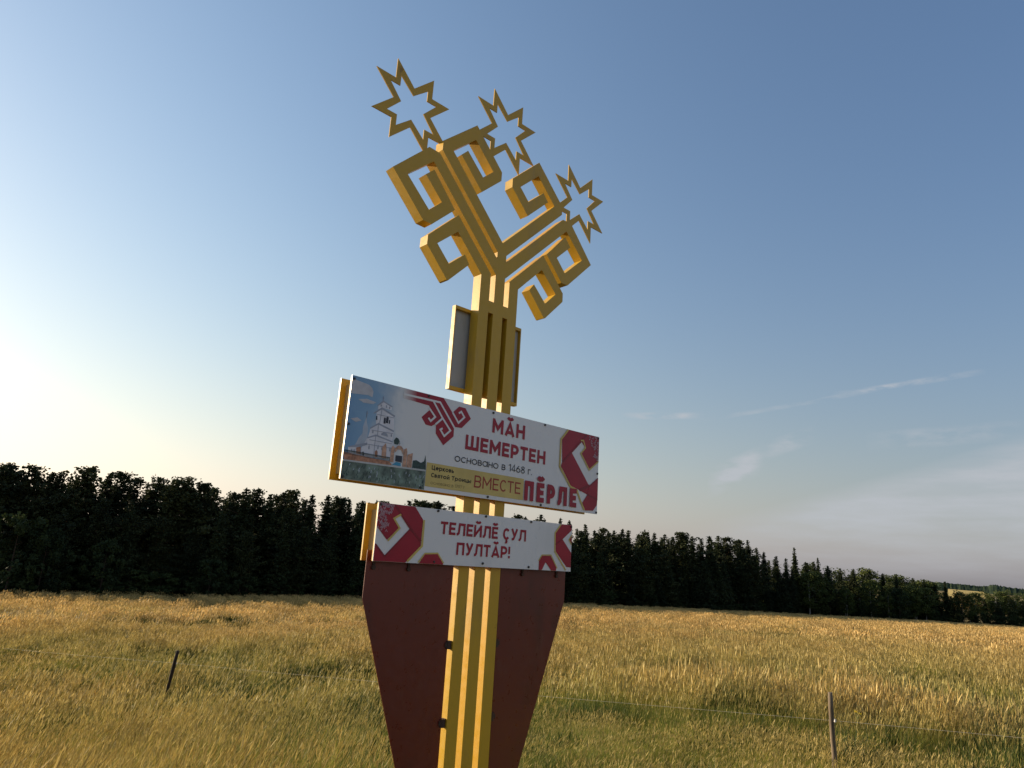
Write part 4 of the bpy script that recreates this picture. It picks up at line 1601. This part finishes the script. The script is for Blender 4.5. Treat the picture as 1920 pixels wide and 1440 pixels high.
for mat_, lv_ in ((M_PTREE, 2.6), (M_PCHURCH2, 2.9)):
    ink('church_print', [L(strip([(x, z), (x + _rg.uniform(-.006, .006), z + _rg.uniform(.008, .02))], 0.004)) for x, z in [(_rg.uniform(.01, .615), _rg.uniform(.432, .515)) for _ in range(70 if lv_ < 2.8 else 26)]], mat_, big, lv_)

# --- main board print: red scroll ornament
RED = [(0.391, 1.070), (0.710, 1.0725), (0.722, 1.0725), (0.812, 0.981), (0.817, 0.993), (0.864, 1.040), (0.922, 1.039), (0.978, 0.972), (0.902, 0.893), (0.844, 0.889), (0.833, 0.888), (0.835, 0.821),
       (0.753, 0.746), (0.681, 0.816), (0.677, 0.866), (0.673, 0.883), (0.638, 0.859), (0.589, 0.862), (0.551, 0.906), (0.606, 0.961), (0.622, 0.969), (0.604, 0.996), (0.391, 1.005)]
ink('ornament_print', [L(RED)], M_PRED_FADE, big, 3)
W_ = 0.0135
for k, pl in enumerate(([(0.810, 0.987), (0.868, 0.923), (0.918, 0.972), (0.886, 1.007), (0.865, 0.991)], [(0.388, 1.032), (0.695, 1.036), (0.838, 0.880)],
           [(0.636, 1.033), (0.721, 0.936), (0.802, 0.856), (0.752, 0.809), (0.715, 0.848), (0.733, 0.861)], [(0.606, 0.978), (0.662, 0.927), (0.627, 0.892), (0.606, 0.911)],
           [(0.728, 0.932), (0.668, 0.875)])):
    ink('ornament_line', [L(strip(pl, W_))], M_WHITE, big, 4 + k)


def lace(quads, parent, level, seed):
    """dense little loops and bars of the lace pattern inside a region"""
    rng = random.Random(seed)
    out = []
    for (cx, cz, n, wx, wz) in quads:
        for _ in range(n):
            x = cx + rng.uniform(-wx, wx)
            z = cz + rng.uniform(-wz, wz)
            k = rng.random()
            s = rng.uniform(0.006, 0.011)
            if k < 0.5:
                out.append(strip([(x - s, z - s * .6), (x, z + s), (x + s, z - s * .6)], 0.0032))
            else:
                out.append(strip([(x - s, z), (x - s * .2, z + s), (x + s * .4, z - s * .2), (x + s, z + s)], 0.0030))
    ink('ornament_lace', [L(p) for p in out], M_PLACE, parent, level)


# --- main board print: folded ribbon at the right end
ink('ribbon_print', [L([(2.012, 1.0725), (2.238, 1.0725), (1.951, 0.799), (1.939, 0.981)]), L([(1.951, 0.797), (2.058, 0.893), (2.289, 0.646), (2.266, 0.574), (2.171, 0.598), (2.065, 0.623), (1.937, 0.765)])], M_PRED, big, 3)
ink('ribbon_print', [L([(2.238, 1.0725), (2.398, 1.0725), (2.398, 0.873), (2.282, 0.787), (2.175, 0.902), (2.227, 0.954), (2.165, 1.009)])], M_PRED, big, 4)
ink('ribbon_print', [L([(2.289, 0.646), (2.398, 0.726), (2.398, 0.546), (2.266, 0.572)]), L([(2.264, 0.567), (2.397, 0.540), (2.390, 0.498), (2.345, 0.450), (2.245, 0.443), (2.209, 0.502)])], M_PRED, big, 5)
ink('ribbon_fold', [L(strip([(1.955, 0.800), (2.238, 1.066)], 0.016)), L(strip([(2.171, 0.600), (2.289, 0.650)], 0.022)), L(strip([(2.266, 0.573), (2.397, 0.545)], 0.014)), L(strip([(2.289, 0.643), (2.397, 0.722)], 0.012))], M_PRED_DARK, big, 6)
ink('ribbon_trim', [L(strip([(2.005, 1.070), (1.925, 0.979), (1.923, 0.758), (2.055, 0.615), (2.14, 0.592), (2.184, 0.515), (2.235, 0.445)], 0.016)), L(strip([(2.162, 1.006), (2.194, 1.012), (2.224, 0.955), (2.169, 0.901), (2.281, 0.778), (2.397, 0.866)], 0.012))], M_PYEL, big, 7)
lace([(2.33, 1.02, 34, 0.062, 0.045), (2.36, 0.92, 26, 0.034, 0.055)], big, 8, 3)

# --- main board print: lettering
ink('ochre_band', [L([(0.629, 0.612), (1.537, 0.612), (1.537, 0.4535), (0.629, 0.4535)])], M_POCHRE, big, 3)
lettering('МӐН', 1.188, 1.521, 0.910, 0.107, M_PRED, big, 0.225, 3)
lettering('ШЕМЕРТЕН', 0.946, 1.757, 0.750, 0.104, M_PRED, big, 0.225, 3)
lettering('основано в 1468 г.', 0.861, 1.622, 0.651, 0.053, M_PNAVY, big, 0.12, 3, 0.10)
lettering('Церковь', 0.672, 0.862, 0.568, 0.030, M_PBLACK, big, 0.21, 4, 0.10)
lettering('Святой Троицы', 0.672, 1.025, 0.518, 0.029, M_PBLACK, big, 0.21, 4, 0.10)
lettering('основано в 1797 г.', 0.673, 0.976, 0.471, 0.0215, M_PBROWN, big, 0.10, 4, 0.10)
lettering('ВМЕСТЕ', 1.052, 1.512, 0.493, 0.086, M_PMAROON, big, 0.13, 4, 0.14)
lettering('ПӖРЛЕ', 1.545, 2.133, 0.4545, 0.148, M_PRED, big, 0.25, 10, 0.24)

# --- lower board print
X0, X1, Z0, Z1 = 0.293, 2.1, -0.0445, 0.311
ink('ribbon_print', [L([(0.409, 0.311), (0.569, 0.311), (0.640, 0.235), (0.640, 0.092), (0.546, 0.169)]), L([(0.546, 0.169), (0.640, 0.090), (0.640, 0.062), (0.539, -0.038), (0.532, Z0), (0.378, Z0), (0.370, -0.011)])], M_PRED, small, 2)
ink('ribbon_print', [L([(X0, 0.304), (X0, 0.311), (0.409, 0.311), (0.461, 0.259), (0.408, 0.221), (0.457, 0.166), (0.376, 0.087), (X0, 0.166)]), L([(X0, 0.062), (0.370, -0.011), (0.378, -0.042), (0.378, Z0), (X0, Z0)])], M_PRED, small, 3)
ink('ribbon_fold', [L(strip([(0.410, 0.308), (0.546, 0.171), (0.637, 0.094)], 0.015)), L(strip([(0.372, -0.014), (0.545, 0.165)], 0.010)), L(strip([(0.297, 0.055), (0.368, -0.012)], 0.012))], M_PRED_DARK, small, 4)
ink('ribbon_trim', [L(strip([(0.648, 0.232), (0.650, 0.066), (0.545, -0.037)], 0.015)), L(strip([(0.464, 0.252), (0.414, 0.222), (0.463, 0.166), (0.383, 0.082)], 0.012)), L(strip([(0.632, -0.038), (0.679, 0.019), (0.782, 0.026), (0.838, -0.036)], 0.010))], M_PYEL, small, 5)
ink('ribbon_print', [L([(0.679, 0.014), (0.781, 0.021), (0.832, -0.037), (0.836, Z0), (0.638, Z0)])], M_PRED, small, 6)
lace([(0.350, 0.275, 42, 0.048, 0.030), (0.335, 0.195, 40, 0.036, 0.055)], small, 7, 5)
ink('ribbon_print', [L([(1.971, 0.304), (1.982, 0.311), (2.098, 0.311), (2.098, 0.273), (1.994, 0.196), (2.099, 0.098), (2.099, -0.014), (2.050, -0.012), (1.921, 0.100), (1.912, 0.240)]),
                     L([(2.072, 0.197), (2.099, 0.228), (2.099, 0.170)])], M_PRED, small, 2)
ink('ribbon_print', [L([(1.775, 0.060), (1.866, 0.064), (1.935, -0.022), (1.933, Z0), (1.879, Z0), (1.814, 0.014), (1.778, Z0), (1.743, Z0), (1.743, 0.019)])], M_PRED, small, 3)
ink('ribbon_trim', [L(strip([(1.968, 0.308), (1.905, 0.240), (1.910, 0.098), (2.042, -0.036)], 0.012)), L(strip([(1.738, 0.022), (1.772, 0.065), (1.870, 0.070), (1.945, -0.026)], 0.008)), L(strip([(2.098, 0.160), (2.066, 0.196), (2.098, 0.236)], 0.008))], M_PYEL, small, 4)
ink('ribbon_fold', [L(strip([(1.915, 0.150), (1.992, 0.198)], 0.010))], M_PRED_DARK, small, 5)
lettering('ТЕЛЕЙЛӖ ҪУЛ', 0.790, 1.592, 0.153, 0.083, M_PRED, small, 0.205, 3, 0.12)
lettering('ПУЛТӐР!', 0.940, 1.441, 0.024, 0.083, M_PRED, small, 0.205, 3, 0.12)

# screws
def screw(x, z, parent):
    bm = bmesh.new()
    r = 0.0085
    for (rr, a, b) in ((r, -0.0075, 0.0), (r * 0.5, -0.0105, -0.0075)):
        add_prism(bm, [(x - CX + rr * math.cos(k * math.pi / 4), z + ZB + rr * math.sin(k * math.pi / 4)) for k in range(8)], dd(a), dd(b))
    bm_obj('screw', bm, M_SCREW, parent)


for x, z in [(0.014, 1.053), (0.012, 0.764), (0.594, 1.060), (1.188, 1.056), (1.735, 1.062), (2.386, 1.060), (2.388, 0.761), (2.387, 0.439), (1.730, 0.436), (1.188, 0.440), (0.594, 0.438), (0.014, 0.440)]:
    screw(x, z, big)
for x, z in [(0.758, 0.302), (1.184, 0.302), (1.638, 0.300), (2.088, 0.298), (0.306, 0.300), (1.183, -0.022), (1.635, -0.029), (0.758, -0.030)]:
    screw(x, z, small)

# maroon side panels tapering to the foot
for k in (-1, 1):
    pts = [(k * 0.219, 0.02 + ZB), (k * 0.912, 0.02 + ZB), (k * 0.912, -0.27 + ZB), (k * 0.235, -2.13 + ZB), (k * 0.219, -2.13 + ZB)]
    wing = plate('side_panel', pts if k > 0 else pts[::-1], 0.060, 0.064, M_RED_PANEL)
    bm = bmesh.new()
    for z in (-0.25, -0.95):
        add_box(bm, min(k * 0.222, k * (0.75 if z > -.5 else 0.5)), max(k * 0.222, k * (0.75 if z > -.5 else 0.5)), dd(0.064), dd(0.084), z + ZB, z + 0.03 + ZB)
    bm_obj('stiffener', bm, M_RED_PANEL, wing)
    for z in (-0.56, -1.04, -1.55):
        bm = bmesh.new()
        add_tube(bm, [(k * 0.212, dd(0.062), z - 0.026 + ZB), (k * 0.212, dd(0.062), z + 0.026 + ZB)], [0.022, 0.022], 10)
        add_box(bm, min(k * .195, k * .245), max(k * .195, k * .245), dd(0.052), dd(0.059), z - .014 + ZB, z + .014 + ZB)
        bm_obj('hinge', bm, M_DARK, wing)
    for x in ((0.335, 0.60) if k < 0 else (1.63, 2.0)):
        bm = bmesh.new()
        xx = x - CX
        add_prism(bm, [(xx + 0.014 * math.cos(q * math.pi / 4), -0.085 + ZB + 0.014 * math.sin(q * math.pi / 4)) for q in range(8)], dd(0.046), dd(0.060))
        add_box(bm, xx - .008, xx + .008, dd(0.050), dd(0.0595), -0.07 + ZB, -0.035 + ZB)
        bm_obj('bolt', bm, M_DARK, wing)


# ------------------------------------------------------------------ wire fence
def wood_mat():
    m, t, b = new_mat('weathered_post')
    n = tex_noise(t, 14, 6, 0.65, stretch=(1, 1, 0.12))
    c = ramp(t, n, [(0.3, (0.06, 0.042, 0.028)), (0.55, (0.17, 0.13, 0.085)), (0.75, (0.27, 0.21, 0.145))])
    t.links.new(c, b.inputs['Base Color'])
    b.inputs['Roughness'].default_value = 0.9
    bp = N(t, 'ShaderNodeBump')
    bp.inputs['Strength'].default_value = 0.6
    bp.inputs['Distance'].default_value = 0.01
    t.links.new(n, bp.inputs['Height'])
    t.links.new(bp.outputs[0], b.inputs['Normal'])
    return m


M_POST = wood_mat()
M_POST_DARK = paint('dark_stained_post', (0.030, 0.022, 0.018), (0.055, 0.038, 0.028), 0.8, 0.2, 9.0)
M_WIRE, _t, _b = new_mat('galvanised_wire')
_b.inputs['Base Color'].default_value = (0.36, 0.34, 0.29, 1)
_b.inputs['Metallic'].default_value = 0.0
_b.inputs['Roughness'].default_value = 0.7
M_INS = flat('white_insulator', (0.72, 0.70, 0.66), 0.4)
fence = empty('wire_fence', (PL[0], PL[1], gz(PL[0], PL[1])))
tag(fence, 'single wire fence on thin wooden posts crossing the meadow behind the sign', 'fence')


def post(xy, top_el, r_dist, rad, lean_xy, mat, lab, az):
    gz0 = gz(*xy)
    top = EYE + r_dist * math.tan(R(top_el))
    h = top - gz0
    bm = bmesh.new()
    pts, rr = [], []
    rng = random.Random(int(az * 10))
    for k in range(9):
        q = -0.2 + 1.2 * k / 8
        pts.append(((lean_xy[0] * (q - 1) * h) + rng.uniform(-.006, .006), lean_xy[1] * (q - 1) * h + rng.uniform(-.006, .006), q * h))
        rr.append(rad * (1.12 - 0.16 * q) * rng.uniform(0.95, 1.05))
    add_tube(bm, pts, rr, 12)
    o = bm_obj('fence_post', bm, mat, fence)
    o.location = (xy[0] - fence.location.x, xy[1] - fence.location.y, gz0 - fence.location.z)
    o['label'] = lab
    for p in o.data.polygons:
        p.use_smooth = len(p.vertices) == 4
    return h


# neighbouring posts continue the line outside or far off
post(PL, -7.46, 21.0, 0.043, (0.115, 0), M_POST_DARK, 'dark leaning post left of the sign', -23)
post(PR, -7.44, 9.6, 0.027, (-0.02, 0), M_POST, 'pale weathered post at the right', 24)
dirn = (PR - PL) / np.linalg.norm(PR - PL)


def wire_z(t_):
    zl = EYE + 21.0 * math.tan(R(-8.26))
    zr = EYE + 9.6 * math.tan(R(-9.19))
    return zl + (zr - zl) * t_


bm = bmesh.new()
wp = []
for t_ in np.linspace(-0.9, 1.5, 40):
    p = PL + (PR - PL) * t_
    sag = 0.05 * (1 - (2 * (t_ % 1) - 1) ** 2)
    wp.append((p[0] - fence.location.x + 0.034 * (1 if t_ < 5 else 0), p[1] - fence.location.y - 0.03, wire_z(t_) - sag * 0.4 - fence.location.z))
add_tube(bm, wp, [0.0013] * len(wp), 5)
bm_obj('wire', bm, M_WIRE, fence)
for t_ in (0.0, 1.0):
    p = PL + (PR - PL) * t_
    bm = bmesh.new()
    c = Vector((p[0] - fence.location.x + 0.03, p[1] - fence.location.y - 0.03, wire_z(t_) - fence.location.z))
    add_tube(bm, [c + Vector((0, 0, -0.016)), c + Vector((0, 0, -0.004)), c + Vector((0, 0, 0.004)), c + Vector((0, 0, 0.016))], [0.011, 0.014, 0.010, 0.013], 8)
    bm_obj('insulator', bm, M_INS, fence)


# ------------------------------------------------------------------ wildflowers
M_FLOWER = flat('yellow_petals', (0.75, 0.56, 0.02), 0.6, 0.15, 40)
M_STEM = flat('green_stem', (0.09, 0.12, 0.03), 0.7, 0.2, 30)
M_UMBEL = flat('white_umbel', (0.62, 0.58, 0.46), 0.7, 0.15, 40)


def flower(x, y, h, kind, label, group=None):
    rng = random.Random(int(x * 1000))
    z0 = gz(x, y)
    root = empty('wildflower', (x, y, z0))
    tag(root, label, 'flower', group)
    bm = bmesh.new()
    lx = rng.uniform(0.0, 0.12) * h
    add_tube(bm, [(0, 0, -0.05), (lx * .3, 0, h * .5), (lx, 0, h)], [0.004, 0.003, 0.002], 5)
    heads = []
    for k in range(7):
        a = rng.uniform(0, 6.28)
        q = rng.uniform(0.02, 0.055) if kind == 'yellow' else rng.uniform(0.01, 0.05)
        tip = (lx + math.cos(a) * q, math.sin(a) * q, h + rng.uniform(0.02, 0.05))
        add_tube(bm, [(lx, 0, h - 0.04), tip], [0.0018, 0.0012], 4)
        heads.append(tip)
    bm_obj('stem', bm, M_STEM, root)
    bm = bmesh.new()
    for t_ in heads:
        for k in range(9):
            a = k / 9 * 6.283
            s = 0.016
            c = Vector(t_)
            v = [bm.verts.new(c), bm.verts.new(c + Vector((math.cos(a) * s, math.sin(a) * s, 0.008))), bm.verts.new(c + Vector((math.cos(a + .6) * s, math.sin(a + .6) * s, 0.003)))]
            bm.faces.new(v)
    bm_obj('flower_head', bm, M_FLOWER if kind == 'yellow' else M_UMBEL, root)


x, y = polar(25.63, 10.6)
flower(x, y, EYE + 10.6 * math.tan(R(-8.75)) - gz(x, y), 'yellow', 'yellow wildflower just right of the pale weathered fence post')
